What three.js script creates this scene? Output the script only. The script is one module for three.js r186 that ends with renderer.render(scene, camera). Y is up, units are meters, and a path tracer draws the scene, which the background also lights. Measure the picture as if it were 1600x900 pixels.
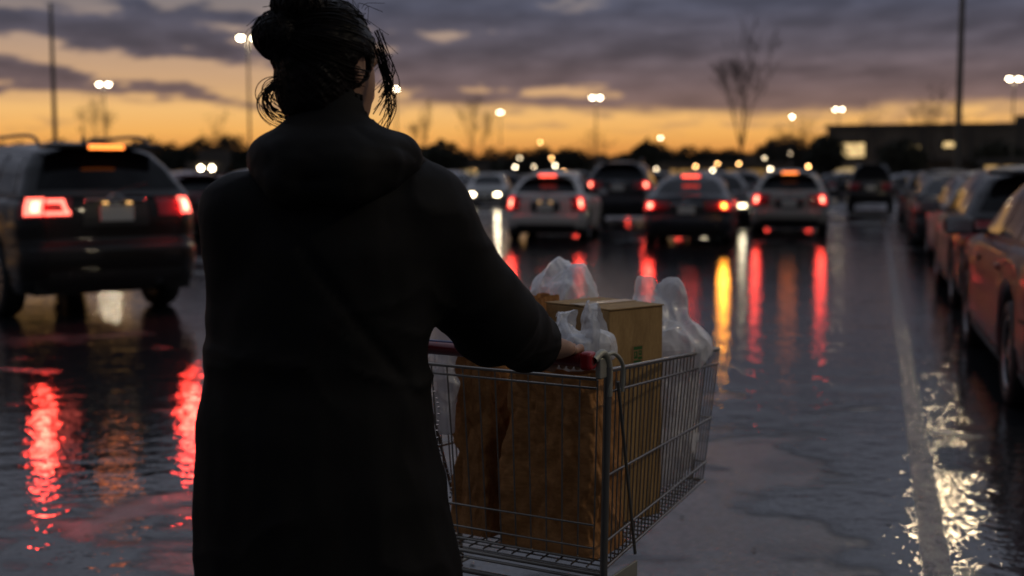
import * as THREE from 'three';
import { mergeGeometries } from 'three/addons/utils/BufferGeometryUtils.js';
import { RoundedBoxGeometry } from 'three/addons/geometries/RoundedBoxGeometry.js';
import { ImprovedNoise } from 'three/addons/math/ImprovedNoise.js';
import { RectAreaLightUniformsLib } from 'three/addons/lights/RectAreaLightUniformsLib.js';

// ---------------------------------------------------------------- camera
const scene = new THREE.Scene();
const camera = new THREE.PerspectiveCamera(26.24, 16 / 9, 0.1, 3000);
camera.position.set(0, 1.45, 0);
camera.rotation.x = -5.325 * Math.PI / 180;
camera.focus = 2.75;
camera.userData.fStop = 2.3;
const renderer = new THREE.WebGLRenderer();
renderer.toneMapping = THREE.LinearToneMapping;
renderer.toneMappingExposure = 1.0;
renderer.shadowMap.enabled = true;
RectAreaLightUniformsLib.init();

// ---------------------------------------------------------------- sky: dusk, orange band under a broken slate deck of cloud
const perlin = new ImprovedNoise();
const sat = (x) => Math.min(1, Math.max(0, x));
const sst = (a, b, x) => { const t = sat((x - a) / (b - a)); return t * t * (3 - 2 * t); };
const mixv = (a, b, t) => a + (b - a) * t;
const fbm = (x, y, z, n = 4) => { let s = 0, a = 0.5; for (let i = 0; i < n; i++) { s += a * perlin.noise(x, y, z); x *= 2.03; y *= 2.03; z *= 2.03; a *= 0.5; } return s; };
function ramp(list, e) {
  for (let i = 1; i < list.length; i++) if (e <= list[i][0]) { const [e0, ...a] = list[i - 1], [e1, ...b] = list[i], t = (e - e0) / (e1 - e0); return a.map((v, k) => mixv(v, b[k], t)); }
  return list[list.length - 1].slice(1);
}
const glow = [[-90, 0.5, 0.22, 0.06], [0, 0.54, 0.20, 0.05], [1.0, 0.74, 0.30, 0.07], [1.8, 0.90, 0.44, 0.115], [2.8, 0.90, 0.51, 0.18], [4, 0.74, 0.44, 0.22], [5.5, 0.58, 0.38, 0.25], [8, 0.42, 0.35, 0.30], [15, 0.34, 0.34, 0.37], [25, 0.36, 0.38, 0.44], [50, 0.29, 0.32, 0.39], [90, 0.20, 0.23, 0.29]];
const awayGlow = [[-90, 0.06, 0.06, 0.07], [0, 0.07, 0.065, 0.075], [4, 0.075, 0.075, 0.09], [20, 0.10, 0.11, 0.135], [50, 0.14, 0.155, 0.195], [90, 0.20, 0.23, 0.29]];
const deck = [[-90, 0.30, 0.17, 0.12], [2.5, 0.25, 0.15, 0.12], [4, 0.168, 0.115, 0.115], [5.5, 0.115, 0.095, 0.113], [7.5, 0.080, 0.082, 0.116], [10, 0.125, 0.128, 0.158], [15, 0.25, 0.265, 0.33], [25, 0.33, 0.355, 0.45], [50, 0.28, 0.31, 0.39], [90, 0.20, 0.23, 0.29]];
const awayDeck = [[-90, 0.05, 0.05, 0.06], [5, 0.052, 0.052, 0.062], [10, 0.06, 0.062, 0.078], [30, 0.10, 0.11, 0.14], [60, 0.15, 0.17, 0.21], [90, 0.20, 0.23, 0.29]];
function skyAt(az, el) {                      // degrees; az 0 is straight ahead, positive to the right
  const side = sst(35, 120, Math.abs(az + 4)), k = 1 / (1 + Math.max(el, 0) * 0.05);
  const g = ramp(glow, el), ga = ramp(awayGlow, el), d = ramp(deck, el), da = ramp(awayDeck, el);
  const n1 = fbm(az * 0.09 + 3.1, el * 0.35, 7.7, 4), n2 = fbm(az * 0.16 * k + 11.3, el * 1.15 * k + 2.0, 1.3, 5), n3 = fbm(az * 0.5 * k + 1.7, el * 2.6 * k + 5, 4.2, 4);
  let edge = 3.05 + 0.8 * n1 + 0.5 * n3 - 0.25 * sst(2, 10, az);
  let cover = sst(edge - 0.35, edge + 0.3, el);
  // torn openings low on the left, fewer to the right
  const open = sst(0.02, 0.15, n2 + 0.45 * n3 + 0.19 * sst(2, -14, az) - 0.20 * sst(2, 8, az) - 0.14 - 0.10 * sst(5.2, 7, el) + 0.02) * (1 - 0.5 * sst(5.5, 7.5, el)) * (1 - sst(7, 14, el) * 0.6);
  const wisp = sst(0.05, 0.3, n3 + 0.6 * n2 + 0.05) * sst(2.6, 1.4, Math.abs(el - 2.9)) * 0.5;
  cover = Math.max(cover * (1 - 0.8 * open), wisp * (1 - open) * sst(1.2, 2.6, el));
  const shade = 1 + 0.55 * n2 + 0.75 * n3 * sst(2, 5, el);
  const out = [0, 1, 2].map((c) => mixv(mixv(g[c], d[c] * shade, cover), mixv(ga[c], da[c] * shade, 0.35 + 0.6 * cover), side));
  return out;
}
{
  const W = 4096, H = 2048, data = new Float32Array(W * H * 4), low = new Float32Array(360 * 4 * 2);
  for (let j = 0; j < H; j++) {
    const el = ((j + 0.5) / H - 0.5) * 180;
    const step = el < -0.5 ? 512 : el < 12 ? 1 : el < 40 ? 4 : 16;
    let prev = null;
    for (let i = 0; i <= W; i += step) {
      const th = ((Math.min(i, W) % W + 0.5) / W - 0.5) * 360;      // atan2(z, x)
      let az = th + 90; if (az > 180) az -= 360;                    // -z is ahead
      const s = step === 1 && Math.abs(az) > 60 && i % 8 && prev ? prev : skyAt(Math.abs(az) > 150 ? (az < 0 ? -300 - az : 300 - az) : az, Math.max(el, -0.5));
      if (step === 1) { if (i < W) { const o = (j * W + i) * 4; data[o] = s[0]; data[o + 1] = s[1]; data[o + 2] = s[2]; data[o + 3] = 1; } }
      else if (prev) for (let q = i - step; q < i; q++) { const t = (q - i + step) / step, o = (j * W + q) * 4; for (let c = 0; c < 3; c++) data[o + c] = mixv(prev[c], s[c], t); data[o + 3] = 1; }
      prev = s;
    }
  }
  const tex = new THREE.DataTexture(data, W, H, THREE.RGBAFormat, THREE.FloatType);
  tex.mapping = THREE.EquirectangularReflectionMapping; tex.magFilter = THREE.LinearFilter; tex.needsUpdate = true;
  scene.background = tex; scene.environment = tex;
}
// the sun has just gone under: only a trace of it comes along the horizon
const sun = new THREE.DirectionalLight(new THREE.Color(1, 0.62, 0.3), 0.012);
sun.position.set(-6, 4, -100); sun.castShadow = true; sun.shadow.radius = 40; sun.name = 'sun';
Object.assign(sun.shadow.camera, { left: -60, right: 60, top: 30, bottom: -30, near: 1, far: 300 });
scene.add(sun, sun.target);

// ---------------------------------------------------------------- helpers
let seed = 7;
const rnd = () => { seed = (seed + 0x6d2b79f5) | 0; let t = Math.imul(seed ^ (seed >>> 15), 1 | seed); t = (t + Math.imul(t ^ (t >>> 7), 61 | t)) ^ t; return ((t ^ (t >>> 14)) >>> 0) / 4294967296; };
const rr = (a, b) => a + (b - a) * rnd();
const V = (x, y, z) => new THREE.Vector3(x, y, z);
const RAD = Math.PI / 180;
const taken = new Map();
function numbered(name) { const n = taken.get(name) ?? 0; taken.set(name, n + 1); return n ? `${name}_${String(n).padStart(3, '0')}` : name; }
function thing(name, label, category, pos = [0, 0, 0], turn = 0, group) {
  const o = new THREE.Group(); o.name = numbered(name); o.position.set(...pos); o.rotation.y = turn; o.userData = { label, category };
  if (group) o.userData.group = group;
  scene.add(o); return o;
}
function obj(name, geo, mat, parent, label) {
  const g = Array.isArray(geo) ? merge(geo) : geo;
  const m = new THREE.Mesh(g, mat); m.name = name; m.castShadow = m.receiveShadow = true; if (label) m.userData.label = label;
  parent.add(m); return m;
}
function merge(list) {
  const l = list.map((g) => { const q = g.index ? g.toNonIndexed() : g; for (const k of Object.keys(q.attributes)) if (!['position', 'normal', 'uv'].includes(k)) q.deleteAttribute(k); if (!q.attributes.uv) q.setAttribute('uv', new THREE.BufferAttribute(new Float32Array(q.attributes.position.count * 2), 2)); return q; });
  return l.length === 1 ? l[0] : mergeGeometries(l);
}
function structure(name, geo, mat) { const m = obj(numbered(name), geo, mat, scene); m.userData.kind = 'structure'; return m; }
const bx = (w, h, d, x = 0, y = 0, z = 0, r = 0) => (r ? new RoundedBoxGeometry(w, h, d, 2, r) : new THREE.BoxGeometry(w, h, d)).translate(x, y, z);
function rod(a, b, r, n = 6, r2 = r) {
  const d = V(...b).sub(V(...a)), L = d.length();
  const g = new THREE.CylinderGeometry(r2, r, L, n, 1).translate(0, L / 2, 0);
  g.applyQuaternion(new THREE.Quaternion().setFromUnitVectors(V(0, 1, 0), d.normalize())); return g.translate(...a);
}
function tube(pts, r, seg = 24, n = 6) { return new THREE.TubeGeometry(new THREE.CatmullRomCurve3(pts.map((p) => V(...p))), seg, r, n, false); }
function grid(nu, nv, f) {                  // f(u, v) in 0..1 -> [x, y, z]
  const pos = [], uv = [], idx = [];
  for (let j = 0; j <= nv; j++) for (let i = 0; i <= nu; i++) { pos.push(...f(i / nu, j / nv)); uv.push(i / nu, j / nv); }
  for (let j = 0; j < nv; j++) for (let i = 0; i < nu; i++) { const a = j * (nu + 1) + i, b = a + 1, c = a + nu + 1, d = c + 1; idx.push(a, b, d, a, d, c); }
  const g = new THREE.BufferGeometry();
  g.setAttribute('position', new THREE.Float32BufferAttribute(pos, 3)); g.setAttribute('uv', new THREE.Float32BufferAttribute(uv, 2)); g.setIndex(idx); g.computeVertexNormals();
  return g;
}
// wrapping value noise, for textures that repeat
function lattice(n, s) { let q = s * 7919 + 13; const a = new Float32Array(n * n); for (let i = 0; i < a.length; i++) { q = (Math.imul(q, 1664525) + 1013904223) | 0; a[i] = ((q >>> 8) & 0xffff) / 65535; } return a; }
function wrapNoise(n, s, m = n) {
  const N = Math.max(n, m), a = lattice(N, s);
  return (u, v) => { const x = u * n, y = v * m, i = Math.floor(x), j = Math.floor(y); let fx = x - i, fy = y - j; fx = fx * fx * (3 - 2 * fx); fy = fy * fy * (3 - 2 * fy);
    const g = (p, q) => a[(((q % m) + m) % m) * N + (((p % n) + n) % n)];
    return mixv(mixv(g(i, j), g(i + 1, j), fx), mixv(g(i, j + 1), g(i + 1, j + 1), fx), fy); };
}
function texture(W, H, f, srgb = false, wrap = THREE.RepeatWrapping) {
  const d = new Uint8Array(W * H * 4);
  for (let j = 0; j < H; j++) for (let i = 0; i < W; i++) { const c = f((i + 0.5) / W, (j + 0.5) / H), o = (j * W + i) * 4; if (typeof c === 'number') { d[o] = d[o + 1] = d[o + 2] = 255 * sat(c); } else { d[o] = 255 * sat(c[0]); d[o + 1] = 255 * sat(c[1]); d[o + 2] = 255 * sat(c[2]); } d[o + 3] = 255; }
  const t = new THREE.DataTexture(d, W, H, THREE.RGBAFormat); t.wrapS = t.wrapT = wrap; t.magFilter = THREE.LinearFilter; t.needsUpdate = true;
  if (srgb) t.colorSpace = THREE.SRGBColorSpace;
  return t;
}
const rep = (t, x, y = x) => { const c = t.clone(); c.repeat.set(x, y); c.needsUpdate = true; return c; };
const lin = (r, g, b) => new THREE.Color().setRGB(r, g, b);
const std = (c, roughness = 0.6, more = {}) => new THREE.MeshPhysicalMaterial({ color: Array.isArray(c) ? lin(...c) : c, roughness, ...more });
const lamp = (r, g, b, base = [0.3, 0.3, 0.3]) => new THREE.MeshStandardMaterial({ color: lin(...base), roughness: 0.3, emissive: lin(1, 1, 1), emissiveIntensity: 1 }).copy(new THREE.MeshStandardMaterial({ color: lin(...base), roughness: 0.3, emissive: lin(r, g, b) }));

// ---------------------------------------------------------------- materials
const fine = texture(512, 512, (() => { const a = wrapNoise(256, 1), b = wrapNoise(64, 2), c = wrapNoise(16, 3); return (u, v) => 0.5 * a(u, v) + 0.3 * b(u, v) + 0.2 * c(u, v); })());
const M = {
  rubber: std([0.012, 0.012, 0.012], 0.75), blackPlastic: std([0.014, 0.014, 0.015], 0.45), darkGlass: std([0.005, 0.005, 0.006], 0.05, { ior: 1.5, specularIntensity: 0.3 }),
  alloy: std([0.30, 0.30, 0.31], 0.3, { metalness: 0.9 }), chrome: std([0.55, 0.55, 0.56], 0.12, { metalness: 1 }), plate: std([0.55, 0.54, 0.50], 0.4), redLens: std([0.22, 0.006, 0.008], 0.08, { clearcoat: 1, clearcoatRoughness: 0.03 }),
  clearLens: std([0.35, 0.35, 0.36], 0.08, { clearcoat: 1 }), underbody: std([0.006, 0.006, 0.006], 0.9),
  tailCore: lamp(9, 2.1, 1.3), tailHot: lamp(4.0, 0.52, 0.36), tailRed: lamp(1.7, 0.05, 0.045, [0.2, 0.01, 0.01]), tailDim: lamp(0.22, 0.006, 0.006, [0.2, 0.008, 0.008]), amber: lamp(12, 4.2, 0.5), highBrake: lamp(3.4, 0.75, 0.10), highRed: lamp(4.5, 0.35, 0.18),
  plateLamp: lamp(1.6, 0.85, 0.25), head: lamp(26, 21, 13), headDim: lamp(8, 6.6, 4),
  pole: std([0.10, 0.09, 0.075], 0.55, { metalness: 0.3 }), concrete: std([0.25, 0.24, 0.22], 0.9), lampLens: lamp(30, 25, 17), farLens: lamp(38, 32, 21), farAmber: lamp(34, 17, 6), farDim: lamp(14, 11, 7),
};
const paint = (r, g, b, metal = 0.35, coat = 0.7) => new THREE.MeshPhysicalMaterial({ color: lin(r, g, b), metalness: metal, roughness: 0.5, specularIntensity: 0.4, clearcoat: coat, clearcoatRoughness: 0.06 });

// ---------------------------------------------------------------- ground: one sheet of wet asphalt, standing water over it
const HEAD = 16.3 * RAD;                                  // the way the lane runs, to the right of straight ahead
const along = [Math.sin(HEAD), -Math.cos(HEAD)], across = [Math.cos(HEAD), Math.sin(HEAD)];
{
  const g1 = wrapNoise(512, 21), g2 = wrapNoise(200, 22), g3 = wrapNoise(60, 23), g4 = wrapNoise(9, 24), g5 = wrapNoise(4, 25), g6 = wrapNoise(22, 31), g7 = wrapNoise(26, 32);
  const bump = texture(2048, 2048, (u, v) => { const a = g1(u, v), b = g2(u, v); return 0.26 * a + 0.22 * Math.max(a, b) + 0.24 * b + 0.15 * g3(u, v) + 0.08 * g7(u, v) + 0.10 * g4(u, v); });
  const col = texture(1024, 1024, (u, v) => { const n = 0.40 * g1(u, v) + 0.2 * g2(u, v) + 0.25 * g4(u, v) + 0.15 * g5(u, v), s = g1(v, u) > 0.93 ? 0.10 : 0, stain = sst(0.60, 0.75, 0.6 * g6(u, v) + 0.4 * g4(v, u)); const x = (0.20 + 0.27 * n + s) * (1 - 0.35 * stain); return [x * 1.0, x * 0.99, x * 0.995]; }, true);
  const rough = texture(1024, 1024, (u, v) => 0.06 + 0.18 * g5(u, v) + 0.14 * g4(u, v) + 0.10 * g6(u, v));
  const ground = new THREE.PlaneGeometry(1600, 1600).rotateX(-Math.PI / 2);
  const mat = std([1, 1, 1], 1, { map: rep(col, 1600 / 7.3), roughnessMap: rep(rough, 1600 / 17), bumpMap: rep(bump, 1600 / 5.1), bumpScale: 0.0034, ior: 1.45 });
  structure('ground', ground, mat);

  // standing water: shallow sheets whose outlines follow the dips in the paving
  const S = 72, x0 = -36, z0 = -70;
  const pools = [[0.5, -13, 6.5, 5.5, 0.34], [4.2, -16, 4, 8, 0.32], [-3.0, -6.6, 2.2, 1.9, 0.30], [-3.6, -9.5, 3.5, 2.5, 0.28], [2.2, -9.4, 2.0, 1.6, 0.22], [1.80, -4.9, 0.42, 1.9, 0.34], [-6, -22, 8, 8, 0.25], [5, -30, 12, 9, 0.3], [0.6, -4.2, 2.2, 0.5, 0.16], [-2.2, -3.9, 1.2, 0.5, 0.12]];
  const alpha = texture(1280, 1280, (u, v) => {
    const x = x0 + u * S, z = z0 + (1 - v) * S;
    let w = -0.06;
    for (const [px, pz, rx, rz, k] of pools) { const dx = (x - px) / rx, dz = (z - pz) / rz; w += k * Math.exp(-(dx * dx + dz * dz) * 0.8); }
    const n = fbm(x * 0.42, z * 0.42, 3.3, 3) * 0.62 + fbm(x * 1.2 + 0.5 * z, z * 1.9 - 0.3 * x, 9.1, 3) * 0.66 + fbm(x * 0.45, z * 0.9 + 0.2 * x, 5.5, 3) * 0.45 + fbm(x * 5, z * 10, 2.2, 3) * 0.30;
    return sst(-0.02, 0.12, w + n);
  }, false, THREE.ClampToEdgeWrapping);
  const w1 = wrapNoise(40, 41), w2 = wrapNoise(90, 42), w3 = wrapNoise(14, 43, 20), w4 = wrapNoise(220, 44);
  const w5 = wrapNoise(4, 45, 8), waves = texture(1024, 1024, (u, v) => 0.34 * w5(u, v) + 0.24 * w3(u, v) + 0.20 * w1(u, v) + 0.12 * w2(u, v) + 0.06 * w4(u, v));
  const water = new THREE.PlaneGeometry(S, S).rotateX(-Math.PI / 2).translate(x0 + S / 2, 0.003, z0 + S / 2);
  // plane uv: v = 1 at the far edge
  structure('puddle_water', water, std([0.018, 0.019, 0.021], 0.055, { alphaMap: alpha, transparent: true, bumpMap: rep(waves, S / 3.2, S / 2.6), bumpScale: 0.0092, ior: 1.4 }));
}
// painted bay and lane lines
const worn = texture(512, 512, (() => { const a = wrapNoise(128, 51), b = wrapNoise(24, 52), c = wrapNoise(6, 53); return (u, v) => { const w = sst(0.34, 0.52, 0.4 * a(u, v) + 0.35 * b(u, v) + 0.25 * c(u, v)); const x = mixv(0.26, 0.37, w) + 0.06 * a(v, u); return [x, x * 0.98, x * 0.95]; }; })(), true);
function marking(name, from, to, width, y = 0.0062) {
  const dx = to[0] - from[0], dz = to[1] - from[1], L = Math.hypot(dx, dz), nx = -dz / L, nz = dx / L, n = Math.ceil(L / 0.06), g = new THREE.BufferGeometry(), p = [], uv = [], idx = [];
  for (let i = 0; i <= n; i++) for (const s of [-1, 1]) { const t = i / n, q = (0.5 + 0.10 * fbm(t * L * 4, s * 5, from[0], 3) + 0.06 * fbm(t * L * 22, s * 3, from[1], 2)) * width * s; p.push(from[0] + dx * t + nx * q, y, from[1] + dz * t + nz * q); uv.push(s * 0.05 + from[0], t * L / 1.1); }
  for (let i = 0; i < n; i++) { const a = i * 2; idx.push(a, a + 1, a + 3, a, a + 3, a + 2); }
  g.setAttribute('position', new THREE.Float32BufferAttribute(p, 3)); g.setAttribute('uv', new THREE.Float32BufferAttribute(uv, 2)); g.setIndex(idx); g.computeVertexNormals();
  structure(name, g, std([1, 1, 1], 0.22, { map: worn, roughnessMap: fine, bumpMap: rep(fine, 6, 6), bumpScale: 0.0008, ior: 1.45 }));
}
const lane = (s, o) => [along[0] * s + across[0] * o, along[1] * s + across[1] * o];     // metres along and across the lane from the camera
marking('lane_line', lane(1, 0.25), lane(44, 0.33), 0.105);
marking('bay_line', [-9, -10.6], [-3.3, -8.9], 0.11);
marking('bay_line', [-10, -19.5], [-4.4, -17.6], 0.11);
marking('bay_line', [-12, -30], [-5.5, -27.5], 0.11);

{ // wet leaves and grit lying about
  seed = 411; const leaf = new THREE.CircleGeometry(0.5, 7).scale(1, 0.55, 1).rotateX(-Math.PI / 2), n = 150, im = new THREE.InstancedMesh(leaf, std([0.035, 0.026, 0.017], 0.5), n), m = new THREE.Matrix4(), q = new THREE.Quaternion();
  for (let i = 0; i < n; i++) { const d = rr(3.2, 16), x = rr(-0.42, 0.42) * d, k = rr(0.008, 0.035); m.compose(V(x, 0.009, -d), q.setFromEuler(new THREE.Euler(rr(-0.15, 0.15), rr(0, 6.28), rr(-0.15, 0.15))), V(k, k, k)); im.setMatrixAt(i, m); }
  im.name = 'fallen_leaves'; im.userData = { kind: 'stuff', label: 'scattered small wet leaves on the asphalt', category: 'leaves' }; scene.add(im);
}
// ---------------------------------------------------------------- far buildings
const wallM = std([0.16, 0.13, 0.10], 0.9), roofM = std([0.10, 0.085, 0.072], 0.9), litWindow = lamp(1.05, 0.72, 0.30), litDim = lamp(0.42, 0.29, 0.12), darkPane = M.darkGlass;
function store(label, x, z, w, h, d, turn, wins, extra) {
  const t = thing('store_building', label, 'building', [x, 0, z], turn);
  obj('wall', bx(w, h, d, 0, h / 2, -d / 2), wallM, t);
  const roof = obj('roof', bx(w + 0.6, 0.5, d + 0.6, 0, h + 0.25, -d / 2), roofM, t);
  obj('roof_unit', bx(3, 1.2, 2.4, w * 0.2, h + 1.1, -d * 0.5), roofM, roof);
  for (const [wx, wy, ww, wh, m] of wins) { const f = obj('window', bx(ww + 0.3, wh + 0.3, 0.12, wx, wy, 0.06), M.blackPlastic, t); const n = Math.max(1, Math.round(ww / 1.6)); for (let i = 0; i < n; i++) obj('pane', bx(ww / n - 0.1, wh, 0.06, wx - ww / 2 + (i + 0.5) * ww / n, wy, 0.15), m, f); }
  for (let i = 0; i <= 6; i++) obj('pilaster', bx(0.5, h, 0.3, -w / 2 + 0.25 + i * (w - 0.5) / 6, h / 2, 0.16), roofM, t);
  obj('canopy', bx(w * 0.6, 0.25, 1.6, 0, Math.min(3.1, h * 0.82), 0.9), roofM, t);
  if (extra) extra(t);
  return t;
}
store('long dark store building with a lit warm shopfront far behind the parked row', 56, -152, 34, 7.0, 18, -20 * RAD, [[-14.2, 4.3, 3.6, 1.7, litWindow], [-14.2, 1.6, 4.0, 1.0, litDim], [-6.4, 4.4, 1.2, 0.7, litWindow], [-2.4, 4.9, 1.5, 0.6, litWindow], [4, 2.2, 5, 2, darkPane], [11, 2.2, 5, 2, darkPane]]);
store('low kiosk with two warm lamps far behind the large dark SUV', -29.5, -120, 3.4, 2.0, 4, 12 * RAD, [[0, 1.25, 2.6, 0.8, litDim]], (t) => { for (const s of [-0.55, 0.5]) obj('wall_lamp', bx(0.3, 0.26, 0.2, s, 1.9, 0.3, 0.06), M.farLens, t); });
store('low strip of shops with a dim amber front beyond the middle cars', 40, -235, 26, 3.0, 12, -10 * RAD, [[-6, 1.6, 8, 1.0, lamp(0.30, 0.16, 0.04)], [5, 1.6, 9, 1.0, lamp(0.22, 0.12, 0.03)]]);
store('low grey depot with a faint yellow front behind the oncoming car', -12, -215, 16, 2.8, 10, 4 * RAD, [[-3, 1.5, 6, 1.0, lamp(0.26, 0.17, 0.05)], [4, 1.5, 4, 1.0, litDim]]);
store('small amber-lit shop at the far right edge behind the wagon roof', 47.5, -112, 10, 2.3, 8, -22 * RAD, [[-1.5, 1.75, 6.5, 0.7, lamp(0.50, 0.30, 0.10)]], (t) => obj('wall_lamp', bx(0.3, 0.24, 0.2, 0.4, 2.9, 0.2, 0.05), M.farLens, t));

// ---------------------------------------------------------------- trees
const bark = std([0.045, 0.034, 0.027], 0.9), twig = std([0.05, 0.037, 0.028], 0.9), leafDark = std([0.030, 0.030, 0.018], 0.9);
function bareTree(label, x, z, h, spread, sd, group) {
  seed = sd; const t = thing('bare_tree', label, 'tree', [x, 0, z], 0, group), trunk = [], crown = [];
  function grow(p, dir, len, r, depth) {
    const bend = 3; let q = p.clone(), d = dir.clone(), r0 = r;
    for (let i = 0; i < bend; i++) { d.add(V(rr(-0.12, 0.12), rr(0, 0.07), rr(-0.12, 0.12))).normalize(); const n = q.clone().addScaledVector(d, len / bend), r1 = r0 * (i === bend - 1 ? 0.72 : 0.86); (depth === 0 ? trunk : crown).push(rod(q.toArray(), n.toArray(), r0, depth < 2 ? 7 : 4, r1)); q = n; r0 = r1;
      if (depth > 0 && depth < 5 && i > 0 && rnd() < 0.62) { const sd2 = V(rr(-1, 1), rr(-0.1, 0.8), rr(-1, 1)).normalize(); grow(q, d.clone().multiplyScalar(1).addScaledVector(sd2, 0.75 * spread).normalize(), len * rr(0.5, 0.7), r0 * 0.55, depth + 1); } }
    if (depth < 5) { if (depth < 1) grow(q, d.clone().add(V(rr(-0.06, 0.06), 0.4, rr(-0.06, 0.06))).normalize(), len * 1.15, r0 * 0.85, depth + 1); const n = depth === 0 ? 4 : 2; const a0 = rr(0, 6.28); for (let i = 0; i < n; i++) { const a = a0 + i * 6.283 / n + rr(-0.4, 0.4), k = spread * rr(0.55, 1.1); grow(q, d.clone().add(V(Math.cos(a) * k, rr(0.1, 0.4), Math.sin(a) * k)).normalize(), len * (depth ? rr(0.6, 0.8) : rr(0.75, 0.95)), Math.max(r0 * 0.66, h * 0.0014), depth + 1); } }
  }
  grow(V(0, -0.1, 0), V(0, 1, 0), h * 0.30, h * 0.018, 0);
  obj('trunk', trunk, bark, t); obj('crown', crown, twig, t); return t;
}
const at = (px, d) => (px - 800) / 1931 * d;               // metres to the side of the view axis
bareTree('tall bare tree with spreading limbs beyond the silver hatchback', at(1157, 105), -105, 11.6, 0.60, 11);
bareTree('dark bare tree beside the tall pole near the store building', at(1462, 110), -110, 8.0, 0.55, 23);
bareTree('bare thin tree low in the glow left of the twin lamp', at(150, 125), -125, 8.6, 0.6, 37);
bareTree('broad bare tree behind the low kiosk', at(338, 140), -140, 6.8, 0.8, 41);
bareTree('slim bare sapling right of the hooded coat', at(664, 130), -130, 7.2, 0.4, 53);
bareTree('slender bare tree between two distant lamps above the oncoming car', at(737, 120), -120, 7.6, 0.45, 67);
bareTree('scrubby bare tree in front of the far store', at(1345, 135), -135, 7.4, 0.9, 71);
bareTree('scrubby bare tree left of the far store corner', at(1215, 150), -150, 6.6, 0.9, 83);
bareTree('low bare tree between the tall pole and the twin lamp at the right edge', at(1540, 150), -150, 6.4, 0.9, 91);
bareTree('brushy bare tree before the long store wall', at(1425, 128), -128, 6.6, 0.9, 103);
bareTree('wide bare tree over the far end of the store', at(1500, 132), -132, 6.8, 0.95, 107);
bareTree('bare tree in the glow left of the dense dark tree', at(1252, 145), -145, 6.9, 0.8, 109);
bareTree('low bare tree above the roof of the black hatchback', at(925, 170), -170, 6.6, 0.9, 97);
function leafClump(n, sx, sy, sz, size) {
  const pos = [];
  for (let i = 0; i < n; i++) {
    let v; do v = V(rr(-1, 1), rr(-1, 1), rr(-1, 1)); while (v.length() > 1 || v.length() < 0.25);
    const c = V(v.x * sx * (0.8 + 0.35 * perlin.noise(v.x * 3 + n, v.y * 3, v.z * 3 + sx)), v.y * sy * (0.85 + 0.35 * perlin.noise(v.y * 4, v.x * 4, sx * 7)), v.z * sz), a = V(rr(-1, 1), rr(-1, 1), rr(-1, 1)).multiplyScalar(size), b = V(rr(-1, 1), rr(-1, 1), rr(-1, 1)).multiplyScalar(size);
    for (const q of [c.clone().add(a), c.clone().add(b), c.clone().sub(a).addScaledVector(b, -0.4)]) pos.push(q.x, q.y, q.z);
  }
  const g = new THREE.BufferGeometry(); g.setAttribute('position', new THREE.Float32BufferAttribute(pos, 3)); g.computeVertexNormals(); return g;
}
function leafyTree(label, x, z, h, w, sd) {
  seed = sd; const t = thing('leafy_tree', label, 'tree', [x, 0, z]);
  obj('trunk', [rod([0, -0.1, 0], [0.1, h * 0.5, 0], h * 0.03, 7, h * 0.018), rod([0.1, h * 0.35, 0], [w * 0.3, h * 0.65, 0.2], h * 0.014, 5, h * 0.008), rod([0.1, h * 0.38, 0], [-w * 0.3, h * 0.7, -0.2], h * 0.014, 5, h * 0.008)], bark, t);
  obj('crown', leafClump(2600, w / 2, h * 0.42, w / 2, 0.26).translate(0, h * 0.56, 0), leafDark, t); return t;
}
leafyTree('wide rounded dark tree just right of the hood', at(690, 118), -118, 4.7, 6.4, 3);
leafyTree('rounded dark tree under a distant lamp right of the black hatchback', at(1006, 165), -165, 6.2, 4.2, 5);
leafyTree('dense dark tree at the corner of the far store', at(1290, 140), -140, 6.4, 5.0, 9);
leafyTree('dark bushy tree in front of the far store wall', at(1405, 125), -125, 5.2, 6.0, 15);
leafyTree('low dark bushy tree at the far right edge', at(1560, 128), -128, 5.0, 7.0, 17);
{ // the far wood that closes the lot reads as one dark mass
  seed = 5; const g = mergeGeometries([leafClump(240, 2.6, 2.2, 2.0, 0.42)]), n = 900, im = new THREE.InstancedMesh(g, leafDark, n), m = new THREE.Matrix4();
  for (let i = 0; i < n; i++) { const a = mixv(-44, 44, i / n) + rr(-0.1, 0.1), d = rr(250, 285), hgt = 1.25 + 0.9 * fbm(a * 0.35, 1, 2, 3) + 0.35 * sst(8, 22, Math.abs(a - 4)) + 0.35 * sst(6, 14, a); m.makeScale(rr(0.8, 1.3), rr(0.8, 1.25) * hgt, 1).setPosition(Math.tan(a * RAD) * d, rr(0.6, 2.4) * hgt + (i % 3) * 0.8 * hgt, -d); im.setMatrixAt(i, m); }
  im.name = 'distant_woods'; im.userData = { kind: 'stuff', label: 'dark wood closing the far side of the parking lot', category: 'woods' }; scene.add(im);
}

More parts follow.
